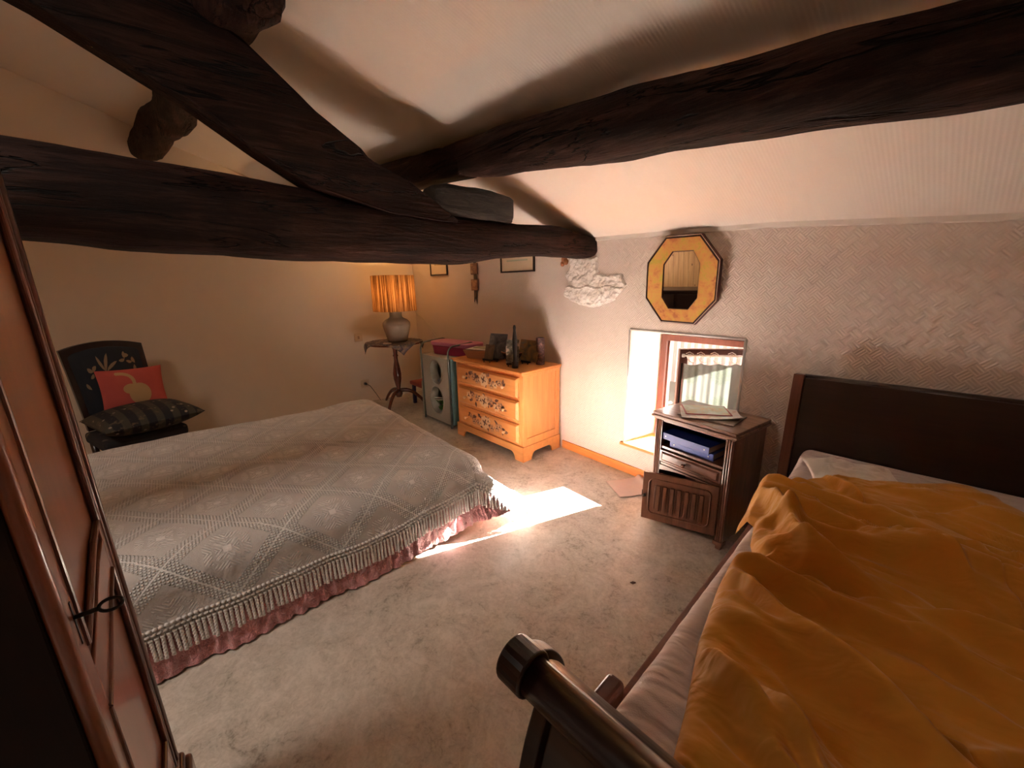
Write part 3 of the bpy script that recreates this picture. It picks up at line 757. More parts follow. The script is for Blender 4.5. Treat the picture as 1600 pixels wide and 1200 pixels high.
def dfold(u, v):
    z = 0
    uu = u+.02*fbm(u*4, v*4, 1); vv = v+.03*fbm(u*3, v*3, 7)
    for a, b, c, s, l, w, h in RD:
        du, dv = uu-a, vv-b; t = du*c+dv*s
        if t < -.08 or t > l+.1: continue
        n = -du*s+dv*c; wl = w*(.7+.8*max(0, t)/l)
        if abs(n) > wl*3.5: continue
        env = min(1, max(0, (t+.08)/.16))*min(1, max(0, (l+.1-t)/(l*.6)))
        q = n/wl; q = q*(1.5 if q > 0 else .8)
        z += h*env*math.exp(-q*q)
    return z
dv_ = MB(); 
def duvet_fn(i, j):
    s = i; t = j
    l, r = LL(t), RR(t); u = l[0]+(r[0]-l[0])*s; v = l[1]+(r[1]-l[1])*s
    v -= BB(s)*(1-t)**2.2
    w = min(1, s*(r[0]-l[0])/.055); w2 = min(1, t/.03) if True else 1
    edge = (1-(1-w)**2)**.5*(1-(1-w2)**2)**.5
    base = .660+.060*edge+.03*max(0, min(1, (.35-v)/.3))
    z = base+(2.0*dfold(u, v)+.014*fbm(u*2, v*2, 3)+.004*fbm(u*9, v*14, 6))*min(1, edge*1.2)
    # the loose corner hangs over the mattress edge
    z = max(z, .662)
    if u < .10 and v < .95: z -= max(0, (.10-u))*2.2*min(1, max(0, (v-.60)/.15))
    if u > 1.42: z -= (u-1.42)*1.5
    return (u-.005, -v-.08, z)
dv_.grid(duvet_fn, 300, 340)
def duvet_mat():
    m = Mat('mustard_cotton', (.52, .24, .03), .85); k = m.co('Object'); n = m.noise(k, 3, 3, .5)
    m.mix(n, (.62, .30, .042), (.55, .25, .033))
    w1 = m.noise(m.co('Object', (1.2, 3, 2)), 3.0, 2, .5, .8); w2 = m.noise(m.co('Object', (1, 2.5, 1)), 9, 2, .5, 1.0)
    m.bump(w1*1.6+w2*.5, .6, .022); m.b.inputs['Sheen Weight'].default_value = .25; m.b.inputs['Specular IOR Level'].default_value = .2; return m.m
o = obj('duvet', dv_, duvet_mat(), smooth=True, loc=SB.location, rot=SB.rotation_euler); tag(o, 'rumpled mustard-yellow duvet spread over the sleigh bed', 'duvet')

# ------------------------------------------------------------------ nightstand with open door
NW, ND, NH = .512, .392, .764; an = -.091
fr_ = Vector((-.804, 2.285, 0)); ux_ = Vector((cos(an), sin(an), 0)); vy_ = Vector((-sin(an), cos(an), 0))
nl = fr_-ux_*NW/2+vy_*ND/2
ns = thing('nightstand', 'walnut bedside cabinet with its door ajar, between the window and the sleigh bed', 'nightstand', nl, an)
X0, X1, Y0, Y1 = -NW/2, NW/2, -ND/2, ND/2
bd_ = MB(); 
bd_.box(X0, X0+.02, Y0+.03, Y1, .06, .72); bd_.box(X1-.02, X1, Y0+.03, Y1, .06, .72); bd_.box(X0+.02, X1-.02, Y1-.012, Y1, .06, .72)
for z in (.075, .40, .515): bd_.box(X0+.02, X1-.02, Y0+.012, Y1-.012, z, z+.018)
bd_.box(X0+.02, X1-.02, Y0+.012, Y1-.012, .70, .72)
obj('body', bd_, M['walnut_z'], ns, bevel=.002)
for sx in (-1, 1):      # fluted front pilasters
    f_ = MB(); xa = X0 if sx < 0 else X1-.048
    f_.box(xa, xa+.048, Y0+.004, Y0+.04, .03, .715)
    for q in range(3): f_.tube([(xa+.010+.014*q, Y0+.004, .06), (xa+.010+.014*q, Y0+.004, .712)], .0058, 8)
    f_.box(xa-.004, xa+.052, Y0-.008, Y0+.042, .030, .055); f_.box(xa+.01, xa+.04, Y0+.004, Y0+.034, 0, .030)
    obj('pilaster', f_, M['walnut_z'], ns)
for sx in (-1, 1): obj('leg', MB().box(sx*(NW/2-.02)-.015, sx*(NW/2-.02)+.015, Y1-.04, Y1-.01, 0, .06), M['walnut_z'], ns)
tp = MB()
for dz, oo, hh in ((.716, .010, .012), (.728, .022, .016), (.744, .016, .020)): tp.box(X0-oo, X1+oo, Y0-oo, Y1+.008, dz, dz+hh)
obj('top', tp, M['worn'], ns, bevel=.004, seg=3)
dr = MB(); dr.box(X0+.05, X1-.05, Y0+.0, Y0+.02, .425, .508); dr.raised(X0+.062, X1-.062, .435, .498, Y0, .008, .010)
dro = obj('drawer', dr, M['walnut'], ns, bevel=.003)
obj('knob', MB().lathe([(0, -.034), (.010, -.032), (.013, -.026), (.010, -.018), (.005, -.012), (.006, .0)], 16, (-.02, Y0-.006, .465), axis='y'), M['turned'], dro, smooth=True)
ap = MB(); ap.prism([(X0+.05, .398), (X0+.05, .362)]+[(X0+.05+.408*(q/12), .362+.026*sin(PI*q/12)) for q in range(1, 12)]+[(X1-.05, .362), (X1-.05, .398)], 'y', Y0+.006, Y0+.022)
obj('apron', ap, M['walnut'], ns)
da = rad(24.5)
door = MB(); DWd = .435; dz0, dz1 = .085, .415
door.box(-DWd, 0, -.018, 0, dz0, dz1)
def rrect(x0, x1, z0, z1, r, n=5):
    out = []
    for cx, cz, a0 in ((x1-r, z1-r, 0), (x0+r, z1-r, 90), (x0+r, z0+r, 180), (x1-r, z0+r, 270)):
        for q in range(n+1): a = rad(a0+90*q/n); out.append((cx+r*cos(a), cz+r*sin(a)))
    return out
rp = [(x, -.018, z) for x, z in rrect(-DWd+.04, -.04, dz0+.05, dz1-.04, .03)]; door.tube(rp+[rp[0], rp[1]], .006, 8, cap=False)
for q in range(7):
    xq = -DWd+.085+q*.042; door.box(xq, xq+.022, -.028, -.018, dz0+.075, dz1-.075)
    door.tube([(xq-.008, -.018, dz0+.08), (xq-.008, -.018, dz1-.08)], .004, 6)
do = obj('door', door, M['walnut_z'], ns, loc=(X1-.05, Y0+.002, 0), rot=(0, 0, da), bevel=.002)
obj('knob', MB().lathe([(0, -.028), (.009, -.026), (.010, -.018), (.004, -.010), (.005, .0)], 14, (-DWd+.018, -.018, .26), axis='y'), M['metal'], do, smooth=True)
obj('latch', MB().box(-DWd-.004, -DWd+.004, -.014, -.004, .24, .28), M['metal'], do)
def nsw(x, y, z): return nl+ux_*x+vy_*y+Vector((0, 0, z))
# two blue ring binders in the niche
bm_ = Mat('dark_blue_binder_cloth', (.015, .04, .27), .45); bm_.bump(bm_.noise(bm_.co('Object'), 300, 2), .2, .001)
def binder(loc, rz, label, w=.30, d=.24, h=.036, col=None):
    t = thing('ring_binder', label, 'binder', loc, rz, 'blue ring binders in the nightstand')
    b = MB(); b.box(-w/2, w/2, -d/2, d/2, 0, .003); b.box(-w/2, w/2, -d/2, d/2, h-.003, h); b.box(-w/2, w/2, -d/2, -d/2+.003, 0, h)
    obj('cover', b, col or bm_.m, t, bevel=.001)
    obj('pages', MB().box(-w/2+.006, w/2-.006, -d/2+.01, d/2-.006, .004, h-.008), M['paper'], t)
    for x in (-w/2+.03, w/2-.03): obj('rivet', MB().lathe([(0, -.002), (.004, -.001), (.004, 0)], 10, (x, -d/2, h/2), axis='y'), plain('steel_rivet', (.8, .8, .8), .3, Metallic=.8), t)
    return t
bb = Mat('mid_blue_binder_cloth', (.03, .07, .33), .45).m
binder(nsw(-.015, -.045, .534), an+.02, 'mid-blue ring binder lying lower in the nightstand niche', .29, .24, .045, bb)
binder(nsw(-.045, -.060, .580), an-.03, 'dark blue ring binder lying on top of the other in the nightstand', .33, .25, .045)
# papers on the nightstand
def sheet(name, loc, rz, w, d, th, label, cat, mats, curl=0.0, deco=None):
    b = MB()
    def fn(i, j):
        x, y = (i-.5)*w, (j-.5)*d; z = curl*max(0, (i+1-j)-1.25)**2
        return (x, y, z)
    b.grid(fn, 14, 14); b2 = MB(); b2.grid(lambda i, j: (lambda p: (p[0], p[1], p[2]+th))(fn(i, j)), 14, 14)
    b.add(b2.v, [tuple(reversed(f)) for f in b2.f])
    # side walls
    n = 14
    def side(ids): b.add([b.v[k] for k in ids]+[b.v[k+n*n] for k in ids], [(q, q+1, q+1+len(ids), q+len(ids)) for q in range(len(ids)-1)])
    side([k for k in range(n)]); side([(n-1)*n+k for k in range(n)]); side([k*n for k in range(n)]); side([k*n+n-1 for k in range(n)])
    o = obj(name, b, mats, loc=loc, rot=(0, 0, rz), smooth=False); tag(o, label, cat, 'papers on the nightstand'); return o
def printed(name, stops, sc, rim=None, hw=.1, hd_=.1):
    m = Mat(name, (.7, .6, .55), .28); k = m.co('Object'); n = m.noise(k, sc, 5, .65, .6); c = m.ramp(n, stops, 'Base Color')
    if rim:
        X, Y, Z = m.xyz(k); e = (X.abs()/hw).mx(Y.abs()/hd_).gt(.93); m.mix(e, c, rim)
    return m.m
sheet('booklet', nsw(.02, -.02, .7645), an+.14, .33, .235, .006, 'dark-edged booklet at the bottom of the papers on the nightstand', 'booklet', printed('booklet_print', [(.3, (.10, .08, .07)), (.6, (.30, .24, .20))], 14))
sheet('newspaper', nsw(.0, -.01, .7715), an+.62, .34, .24, .004, 'pale folded newspaper with a curled corner on the nightstand', 'newspaper', printed('newspaper_print', [(.40, (.72, .58, .56)), (.5, (.88, .85, .83)), (.62, (.70, .72, .78))], 20), .05)
sheet('magazine', nsw(-.045, .02, .7765), an+.72, .27, .20, .005, 'red-edged magazine with a landscape cover, topmost on the nightstand', 'magazine', printed('magazine_print', [(.30, (.30, .12, .07)), (.40, (.62, .48, .30)), (.52, (.50, .56, .48)), (.65, (.68, .70, .68))], 10, (.35, .02, .05), .135, .10))

# ------------------------------------------------------------------ chest of drawers
DW_, DD_, DH_ = 1.02, .50, .85; ad = .045
fr_ = Vector((-2.528, 2.218, 0)); ux_ = Vector((cos(ad), sin(ad), 0)); vy_ = Vector((-sin(ad), cos(ad), 0))
dl = fr_-ux_*DW_/2+vy_*DD_/2
dc = thing('chest_of_drawers', 'orange pine chest of three drawers painted with flowers against the window wall', 'chest of drawers', dl, ad)
X0, X1, Y0, Y1 = -DW_/2, DW_/2, -DD_/2, DD_/2
b = MB(); b.box(X0+.012, X1-.012, Y0+.014, Y1, .12, .815)
for xs_ in (X0+.012, X1-.012):      # framed side panels
    s0, s1 = (xs_-.010, xs_) if xs_ < 0 else (xs_, xs_+.010)
    b.box(s0, s1, Y0+.012, Y0+.055, .14, .815); b.box(s0, s1, Y1-.055, Y1, .14, .815); b.box(s0, s1, Y0+.055, Y1-.055, .76+.03, .815); b.box(s0, s1, Y0+.055, Y1-.055, .14, .215)
obj('carcass', b, M['pine_z'], dc, bevel=.003)
b = MB(); b.box(X0-.012, X1+.012, Y0-.015, Y1+.0, .815, .832); b.box(X0-.028, X1+.022, Y0-.028, Y1, .832, .852); obj('top', b, M['pine_v'], dc, bevel=.007, seg=3)
# plinth with bracket feet
def bracket(x0, x1, w=.11, h=.145, cut=.075):
    L = x1-x0
    pts = [(x0, 0), (x0+w, 0)]+[(x0+w+.015*q/4+.045*(q/4)**2, cut*sin(PI/2*q/4)) for q in range(1, 5)]
    pts += [(x1-(p[0]-x0), p[1]) for p in reversed(pts[2:])]+[(x1-w, 0), (x1, 0), (x1, h), (x0, h)]
    return pts
b = MB(); b.prism(bracket(X0-.008, X1+.008), 'y', Y0-.008, Y0+.014); b.prism(bracket(Y0-.008, Y1), 'x', X1-.012, X1+.008); b.prism(bracket(Y0-.008, Y1), 'x', X0-.008, X0+.012)
obj('plinth', b, M['pine_v'], dc, bevel=.003)
pet = [plain('petal_cream', (.72, .46, .26), .6), plain('petal_tan', (.50, .24, .12), .6), plain('leaf_brown', (.12, .045, .028), .6), plain('leaf_taupe', (.22, .10, .07), .6)]
kn = plain('pale_wood_knob', (.82, .52, .28), .35)
for di, zc0 in enumerate((.695, .478, .258)):
    z0, z1 = zc0-.092, zc0+.092; d_ = MB(); d_.box(X0+.055, X1-.055, Y0-.002, Y0+.016, z0, z1); d_.raised(X0+.055, X1-.055, z0, z1, Y0-.002, .014, .020)
    yy = Y0-.0168; r2 = random.Random(di*7+3)
    def disc(cx, cz, a, b_, rot, mi, n=12, y=0):
        d_.add([(cx+a*cos(q*2*PI/n)*cos(rot)-b_*sin(q*2*PI/n)*sin(rot), yy-y, cz+a*cos(q*2*PI/n)*sin(rot)+b_*sin(q*2*PI/n)*cos(rot)) for q in range(n)], [tuple(range(n))], mi)
    def leaf(cx, cz, l, w, rot, mi): 
        pts = [(0, 0), (.3, .9), (.6, .8), (1, 0), (.6, -.8), (.3, -.9)]
        d_.add([(cx+l*p*cos(rot)-w*q*sin(rot), yy-.0002, cz+l*p*sin(rot)+w*q*cos(rot)) for p, q in pts], [tuple(range(6))], mi)
    def flower(cx, cz, r, n, mi):
        for q in range(n):
            a = q*2*PI/n+r2.random()*.3; disc(cx+r*.55*cos(a), cz+r*.55*sin(a), r*.5, r*.36, a, mi, y=.0005+.0001*q)
        for q in range(n): a = (q+.5)*2*PI/n; disc(cx+r*.32*cos(a), cz+r*.32*sin(a), r*.26, r*.12, a, 2 if q % 2 else 1, y=.0016)
        disc(cx, cz, r*.22, r*.22, 0, 2, y=.002)
    xk1, xk2 = X0+.225, X1-.265+.01
    mid = (xk1+xk2)/2
    for q in range(34):
        x = r2.uniform(xk1+.0, xk2+.02); z = zc0+r2.uniform(-.058, .058)*(1-.5*abs((x-mid)/.28)); leaf(x, z, r2.uniform(.035, .065), r2.uniform(.012, .020), r2.uniform(0, 6.28), r2.choice((2, 2, 3)))
    flower(mid+.0, zc0+.004, .068, 8, 1); flower(mid+.0, zc0+.004, .046, 7, 4)
    for q in range(9):
        x = xk1+.03+(xk2-xk1-.06)*q/8+r2.uniform(-.015, .015)
        if abs(x-mid) < .05: continue
        flower(x, zc0+r2.uniform(-.035, .035), r2.uniform(.026, .042), 6, r2.choice((1, 4, 4)))
    dd_ = obj('drawer', d_, [M['pine_v'], pet[0], pet[2], pet[3], pet[1]], dc, fix=False)
    for xk in (xk1-.03, xk2+.03):
        obj('knob', MB().lathe([(0, -.034), (.012, -.033), (.017, -.026), (.014, -.017), (.007, -.011), (.009, .0)], 16, (xk, Y0-.016, zc0-.012), axis='y'), kn, dd_, smooth=True)
def dsw(x, y, z): return dl+ux_*x+vy_*y+Vector((0, 0, z))
DT = .8525
# cardboard box with leaflets
b = MB(); bw, bdp, bh = .40, .24, .085
b.add([(-bw/2+.03, -bdp/2+.03, 0), (bw/2-.03, -bdp/2+.03, 0), (bw/2-.03, bdp/2-.03, 0), (-bw/2+.03, bdp/2-.03, 0), (-bw/2, -bdp/2, bh), (bw/2, -bdp/2, bh), (bw/2, bdp/2, bh), (-bw/2, bdp/2, bh)],
      [(3, 2, 1, 0), (0, 1, 5, 4), (1, 2, 6, 5), (2, 3, 7, 6), (3, 0, 4, 7)])
pb = dsw(-.275, -.02, DT)
bx = obj('cardboard_tray', b, plain('tan_cardboard', (.46, .25, .13), .7), loc=pb, rot=(0, 0, .35), solid=.004, fix=False); bx['label'] = 'tan cardboard tray full of papers at the left end of the chest top'; bx['category'] = 'tray'
for q, (dx, dy, rz, c, lab, w) in enumerate(((0, 0, .35, (.66, .52, .42), 'pinkish leaflet lying lower in the cardboard tray', .36), (.01, .0, .42, (.72, .66, .58), 'cream leaflet with ragged edge across the cardboard tray', .35), (-.02, .0, .30, (.36, .33, .20), 'small olive green card on top of the tray of papers', .2))):
    g = MB(); g.box(-w/2, w/2, -.10 if w > .3 else -.06, .10 if w > .3 else .06, 0, .004)
    o = obj('leaflet', g, plain('leaflet_paper', c, .6), loc=pb+Vector((dx, dy, bh+.003+.006*q)), rot=(0, 0, rz)); tag(o, lab, 'leaflet', 'leaflets in the tray on the chest')
def easel_card(loc, rz, w, h, lean, stops, label, sc=12, seed=0):
    t = thing('picture_card', label, 'picture card', loc, rz, 'small picture cards standing on the chest')
    m = Mat('card_print', (.2, .2, .2), .3); k = m.co('Object', (1, 1, 1)); n = m.noise(k, sc, 4, .6, .8); m.ramp(n, stops)
    obj('card', MB().box(-w/2, w/2, -.002, .002, 0, h), m.m, t, loc=(0, .0, .028), rot=(-lean, 0, 0))
    e = MB(); e.box(-.05, .05, -.028, .0, .016, .026); e.box(-.05, .05, -.030, -.024, .016, .036)
    for sx in (-.035, .035): e.tube([(sx, -.024, .018), (sx, -.028, .0)], .005, 6); e.tube([(sx, .0, .02), (sx*.4, .06, .13)], .004, 6)
    e.tube([(0, .05, .12), (0, .105, .0)], .004, 6); obj('easel', e, M['black'], t)
    return t
easel_card(dsw(-.035, -.09, DT), .35, .20, .25, .34, [(.3, (.03, .035, .045)), (.5, (.12, .12, .13)), (.7, (.30, .28, .27))], 'large grey-blue picture card on an easel beside the paper tray', 9)
easel_card(dsw(-.06, -.16, DT), .30, .105, .145, .30, [(.3, (.10, .06, .035)), (.7, (.24, .15, .09))], 'small brown picture card standing in front of the grey-blue one', 12)
easel_card(dsw(.265, -.14, DT), .75, .12, .22, .32, [(.35, (.05, .045, .03)), (.55, (.20, .20, .16)), (.62, (.70, .60, .50))], 'dark card with a white flower on an easel left of the black figure', 15)
easel_card(dsw(.285, .03, DT), .10, .24, .20, .28, [(.35, (.06, .07, .06)), (.55, (.30, .17, .06)), (.65, (.16, .18, .17))], 'landscape picture card half hidden behind the black figure', 10)
bl = thing('bowl', 'dark half-shell bowl with an orange rim on the chest top', 'bowl', dsw(.09, .04, DT))
obj('shell', MB().lathe([(0.0, 0), (.05, .0), (.085, .025), (.115, .07), (.122, .095), (.114, .095), (.10, .07), (.06, .03), (0, .02)], 36), plain('dark_gourd', (.035, .012, .008), .35), bl, smooth=True)
obj('rim', MB().lathe([(.112, .093), (.124, .093), (.124, .101), (.112, .101), (.112, .093)], 36), plain('orange_rim', (.34, .13, .05), .5), bl, smooth=True)
for q, (px_, py_) in enumerate(((-.04, .02), (.03, -.03), (.04, .04))):
    obj('dried_pod', MB().lathe([(0, -.014), (.020, -.008), (.020, .008), (0, .014)], 12, (px_, py_, .062)), plain('dried_pods', (.18, .07, .045), .6), bl, smooth=True)
tag(obj('slender_figure', MB().lathe([(0, 0), (.030, 0), (.030, .055), (.019, .06), (.018, .12), (.022, .18), (.022, .26), (.016, .31), (.012, .34), (.014, .365), (.010, .385), (0, .388)], 20), M['black'], loc=dsw(.335, -.17, DT), smooth=True),
    'tall slender black figure standing at the front edge of the chest', 'figurine')
def bark():
    m = Mat('mottled_brown_tube', (.1, .05, .04), .6); n = m.noise(m.co('Object'), 30, 4, .7); m.ramp(n, [(.38, (.022, .010, .010)), (.55, (.10, .045, .04)), (.66, (.26, .13, .11))]); return m.m
tag(obj('patterned_tube', MB().lathe([(0, 0), (.040, 0), (.040, .25), (.034, .252), (.034, .22), (0, .22)], 24), bark(), loc=dsw(.395, .10, DT), smooth=False), 'short mottled brown cylinder at the right end of the chest', 'tube')

# ------------------------------------------------------------------ hanging storage trolley and pink basket
tr_ = thing('storage_trolley', 'grey-green fabric storage unit with round pockets and tube hoops beside the chest', 'storage unit', (-4.09, 2.36, 0), .04)
tx0, tx1, ty0, ty1 = -.37, .38, -.16, .18
gf = cloth('grey_green_mesh', (.42, .38, .30), (.34, .32, .26), .7); tf = cloth('teal_fabric', (.17, .33, .34), (.14, .28, .29), .7)
def pocket_front():
    b = MB(); n = 40
    holes = [(.06, .62, .125, .145), (.05, .28, .145, .17)]
    # front skin as radial rings around each hole
    for hi, (cx, cz, a, bb2) in enumerate(holes):
        zlo, zhi = (.46, .80) if hi == 0 else (.03, .46)
        for q in range(n):
            an0, an1 = 2*PI*q/n, 2*PI*(q+1)/n; r = []
            for aa in (an0, an1):
                c, s = cos(aa), sin(aa); xi, zi = cx+a*c, cz+bb2*s
                def spanx(z): w = .30+.09*(1-z/.8); return -w, .34+.0*z
                k = 1e9
                if c > 1e-6: k = min(k, (.345-cx)/c)
                if c < -1e-6: k = min(k, (cx+.235+.09*(1-cz/.8))/-c)
                if s > 1e-6: k = min(k, (zhi-cz)/s)
                if s < -1e-6: k = min(k, (cz-zlo)/-s)
                r.append(((xi, -.16+.0, zi), (cx+k*c, -.16, cz+k*s)))
            b.add([r[0][0], r[1][0], r[1][1], r[0][1]], [(0, 1, 2, 3)])
            b.add([(r[0][0][0], -.16, r[0][0][2]), (r[1][0][0], -.16, r[1][0][2]), (r[1][0][0], -.06, r[1][0][2]), (r[0][0][0], -.06, r[0][0][2])], [(0, 1, 2, 3)])
    return b
obj('front_panel', pocket_front(), gf, tr_, fix=False, solid=.004)
rimb = MB()
for cx, cz, a, c_ in ((.06, .62, .125, .145), (.05, .28, .145, .17)):
    pts = [(cx+a*cos(q*2*PI/32), -.164, cz+c_*sin(q*2*PI/32)) for q in range(34)]; rimb.tube(pts, .006, 6, cap=False)
obj('pocket_rim', rimb, gf, tr_, smooth=True)
obj('side_panel', MB().box(.345, .352, -.15, .17, .03, .80).box(.352, .355, -.14, .16, .30, .305).box(.352, .355, -.14, .16, .50, .505), tf, tr_)
obj('back_panel', MB().box(-.25, .345, .165, .17, .03, .80).box(-.25, -.243, -.15, .17, .03, .8), gf, tr_)
for z in (.05, .455, .79): obj('shelf', MB().box(-.24, .345, -.155, .165, z, z+.008), gf, tr_)
tubm = plain('grey_tube', (.16, .19, .17), .35, Metallic=.3)
for sx in (-.235, .345):
    hpts = [(sx, -.17, .0), (sx, -.17, .86)]+[(sx, -.17+.08*(1-cos(q*PI/12)), .86+.08*sin(q*PI/12)) for q in range(1, 7)]+[(sx, .14, .955)]+[(sx, .14+.05*sin(q*PI/12), .955-.05*(1-cos(q*PI/12))) for q in range(1, 7)]+[(sx, .19, .0)]
    obj('hoop', MB().tube(hpts, .010, 10), tubm, tr_, smooth=True)
gb = MB()
for q in range(60):
    c = Vector((rnd.uniform(-.10, .13), rnd.uniform(-.10, .05), .13+rnd.uniform(0, .12))); a = rnd.uniform(0, 6.28); u = Vector((cos(a), sin(a)*.4, rnd.uniform(-.6, .9)))*.05; v = Vector((-sin(a), cos(a), .2))*.014
    gb.add([c-u, c-v, c+u, c+v], [(0, 1, 2, 3)])
tag(obj('artificial_leaves', gb, plain('leaf_green', (.12, .30, .05), .5), loc=tr_.location, fix=False), 'bunch of green leaves in the lower round pocket of the storage unit', 'leaves')
tag(obj('wire', MB().tube([(-.1, -.12, .27), (.0, -.13, .29), (.12, -.12, .31), (.13, -.12, .29), (.02, -.13, .265), (-.1, -.12, .255)], .004, 6), M['white'], loc=tr_.location, smooth=True), 'pale wire lying in the lower round pocket of the storage unit', 'wire')
tag(obj('folded_cloth', MB().grid(pillow(.03, -.04, .2, .16, .05, .466), 20, 20), cloth('grey_cloth', (.25, .25, .27)), loc=tr_.location, smooth=True), 'grey cloth lying in the upper round pocket of the storage unit', 'cloth')
pk = thing('plastic_basket', 'pink plastic box with a lilac lid standing behind the hoops of the storage unit', 'basket', (-3.96, 2.46, .803), .22)
def roundbox(w, d, r, z0, z1, k0=1.0, k1=1.0):
    b = MB(); b_ = rrect(-w/2, w/2, -d/2, d/2, r, 6); n = len(b_)
    b.add([(x*k0, y*k0, z0) for x, y in b_]+[(x*k1, y*k1, z1) for x, y in b_], [tuple(range(n)), tuple(range(2*n-1, n-1, -1))]+[(i, (i+1) % n, (i+1) % n+n, i+n) for i in range(n)]); return b
obj('box_body', roundbox(.68, .26, .09, 0, .105, .92, .98), plain('raspberry_plastic', (.28, .02, .07), .3), pk, bevel=.006)
obj('lid', roundbox(.70, .28, .10, .105, .150), plain('lilac_pink_plastic', (.55, .19, .33), .35), pk, bevel=.012, seg=3)
# red stool behind
stl = thing('footstool', 'low red-topped stool in the corner behind the pedestal table', 'stool', (-4.80, 2.47, 0))
obj('seat', MB().box(-.22, .28, -.14, .14, .27, .32), plain('red_paint', (.42, .09, .07), .5), stl, bevel=.01)
for sx in (-.18, .24):
    for sy in (-.1, .1): obj('leg', MB().box(sx-.02, sx+.02, sy-.02, sy+.02, 0, .27), plain('dark_blue_paint', (.04, .03, .09), .5), stl)

# ------------------------------------------------------------------ pedestal table, cloth, lamp
LX, LY = -4.90, 2.11
pt = thing('pedestal_table', 'round mahogany pedestal table on a turned tripod column in the corner', 'table', (LX, LY, 0))
obj('tabletop', MB().lathe([(0, .870), (.33, .870), (.352, .878), (.352, .888), (.345, .894), (0, .894)], 56), M['turned'], pt, smooth=False)
obj('column', MB().lathe([(0, .16), (.035, .16), (.05, .20), (.04, .25), (.026, .28), (.034, .32), (.05, .40), (.055, .47), (.042, .56), (.027, .64), (.025, .70), (.036, .715), (.026, .73), (.030, .80), (.050, .84), (.07, .869), (0, .869)], 28), M['turned'], pt, smooth=True)
for q in range(3):
    a = rad(-50+120*q); pth = []
    for w in range(13):
        f = w/12; r = .02+.30*f; z = .24+.05*sin(f*PI*.8)-.21*f**1.5; pth.append((r*cos(a), r*sin(a), max(z, .028)))
    obj('leg', MB().tube(pth, lambda f: .036-.014*f, 12, flat=.75), M['turned'], pt, smooth=True)
def print_cloth():
    m = Mat('dark_floral_cloth', (.1, .09, .09), .85); k = m.co('Object'); n = m.noise(k, 16, 4, .6, .8); v = m.vor(k, 14)
    c = m.ramp(n, [(.35, (.045, .042, .055)), (.5, (.12, .10, .11)), (.64, (.28, .20, .14))], None); m.mix(v.step(.16, .08), c, (.55, .42, .32)); return m.m
tc = MB(); hd2 = .455; r45 = rad(12)
def tc_fn(i, j):
    a, b2 = (i*2-1)*hd2*.76, (j*2-1)*hd2*.76; x = a*cos(r45)-b2*sin(r45); y = a*sin(r45)+b2*cos(r45); r = math.hypot(x, y); R0 = .350
    if r <= R0: return (x, y, .8965)
    e = r-R0; f = min(1, e/.02); k = (R0+.006+.02*e/.1+.008*sin(e*40))/r
    return (x*k, y*k, .8965-e*.96+.004)
tc.grid(tc_fn, 60, 60)
tag(obj('table_cover', tc, print_cloth(), smooth=True, loc=(LX, LY, 0), rot=(0, 0, rad(-65)), solid=.002), 'dark floral cloth on the pedestal table, its corners hanging down', 'tablecloth')
lp_ = thing('table_lamp', 'lit table lamp with a stoneware jar base and striped reed shade', 'lamp', (LX+.015, LY+.045, .9))
def jarm():
    m = Mat('grey_glaze', (.3, .25, .2), .18); X, Y, Z = m.xyz(m.co('Object')); n = m.noise(m.co('Object'), 8, 4, .6)
    c = m.ramp(Z*2.6+n*.12, [(.02, (.14, .09, .06)), (.14, (.42, .33, .26)), (.62, (.48, .38, .29)), (.85, (.62, .48, .33))]); m.bump((Z*(2*PI/.016)).sin(), .08, .002); return m.m
obj('lamp_base', MB().lathe([(0, 0), (.118, 0), (.125, .02), (.140, .08), (.160, .15), (.172, .205), (.168, .24), (.140, .275), (.095, .295), (.078, .31), (.075, .375), (.083, .392), (.04, .395), (0, .395)], 48), jarm(), lp_, smooth=True)
def shadem():
    m = Mat('reed_shade', (.6, .35, .15), .8); nt = m.nt; k = m.co('Object'); X, Y, Z = m.xyz(k)
    n_ = nt.nodes.new('ShaderNodeMath'); n_.operation = 'ARCTAN2'; nt.links.new(Y.k, n_.inputs[0]); nt.links.new(X.k, n_.inputs[1]); ang = S(nt, n_.outputs[0])
    cb2 = nt.nodes.new('ShaderNodeCombineXYZ'); nt.links.new((ang*9.0).k, cb2.inputs[0]); nt.links.new((Z*.3).k, cb2.inputs[2])
    st = m.noise(cb2.outputs[0], 2.6, 5, .8); col = m.ramp(st, [(.40, (.10, .05, .028)), (.48, (.31, .18, .09)), (.56, (.58, .40, .23))], None)
    d = nt.nodes.new('ShaderNodeBsdfDiffuse'); t = nt.nodes.new('ShaderNodeBsdfTranslucent'); a = nt.nodes.new('ShaderNodeMixShader'); a.inputs[0].default_value = .5
    nt.links.new(col, d.inputs[0]); nt.links.new(col, t.inputs[0]); nt.links.new(d.outputs[0], a.inputs[1]); nt.links.new(t.outputs[0], a.inputs[2]); nt.links.new(a.outputs[0], nt.nodes['Material Output'].inputs[0]); return m.m
obj('lamp_shade', MB().lathe([(.262, .388), (.268, .39), (.262, .82), (.256, .82), (.262, .388)], 64), shadem(), lp_, smooth=True, fix=False)
fx_ = MB(); fx_.tube([(0, 0, .395), (0, 0, .52)], .014, 12)
for q in range(3): a = q*2*PI/3+.4; fx_.tube([(0, 0, .50), (.262*cos(a), .262*sin(a), .44)], .003, 6)
obj('lamp_holder', fx_, plain('brass', (.5, .35, .12), .35, Metallic=.9), lp_)
bulbm = Mat('lit_bulb', (1, .8, .5), .5); bulbm.b.inputs['Emission Color'].default_value = (1, .52, .17, 1); bulbm.b.inputs['Emission Strength'].default_value = 20
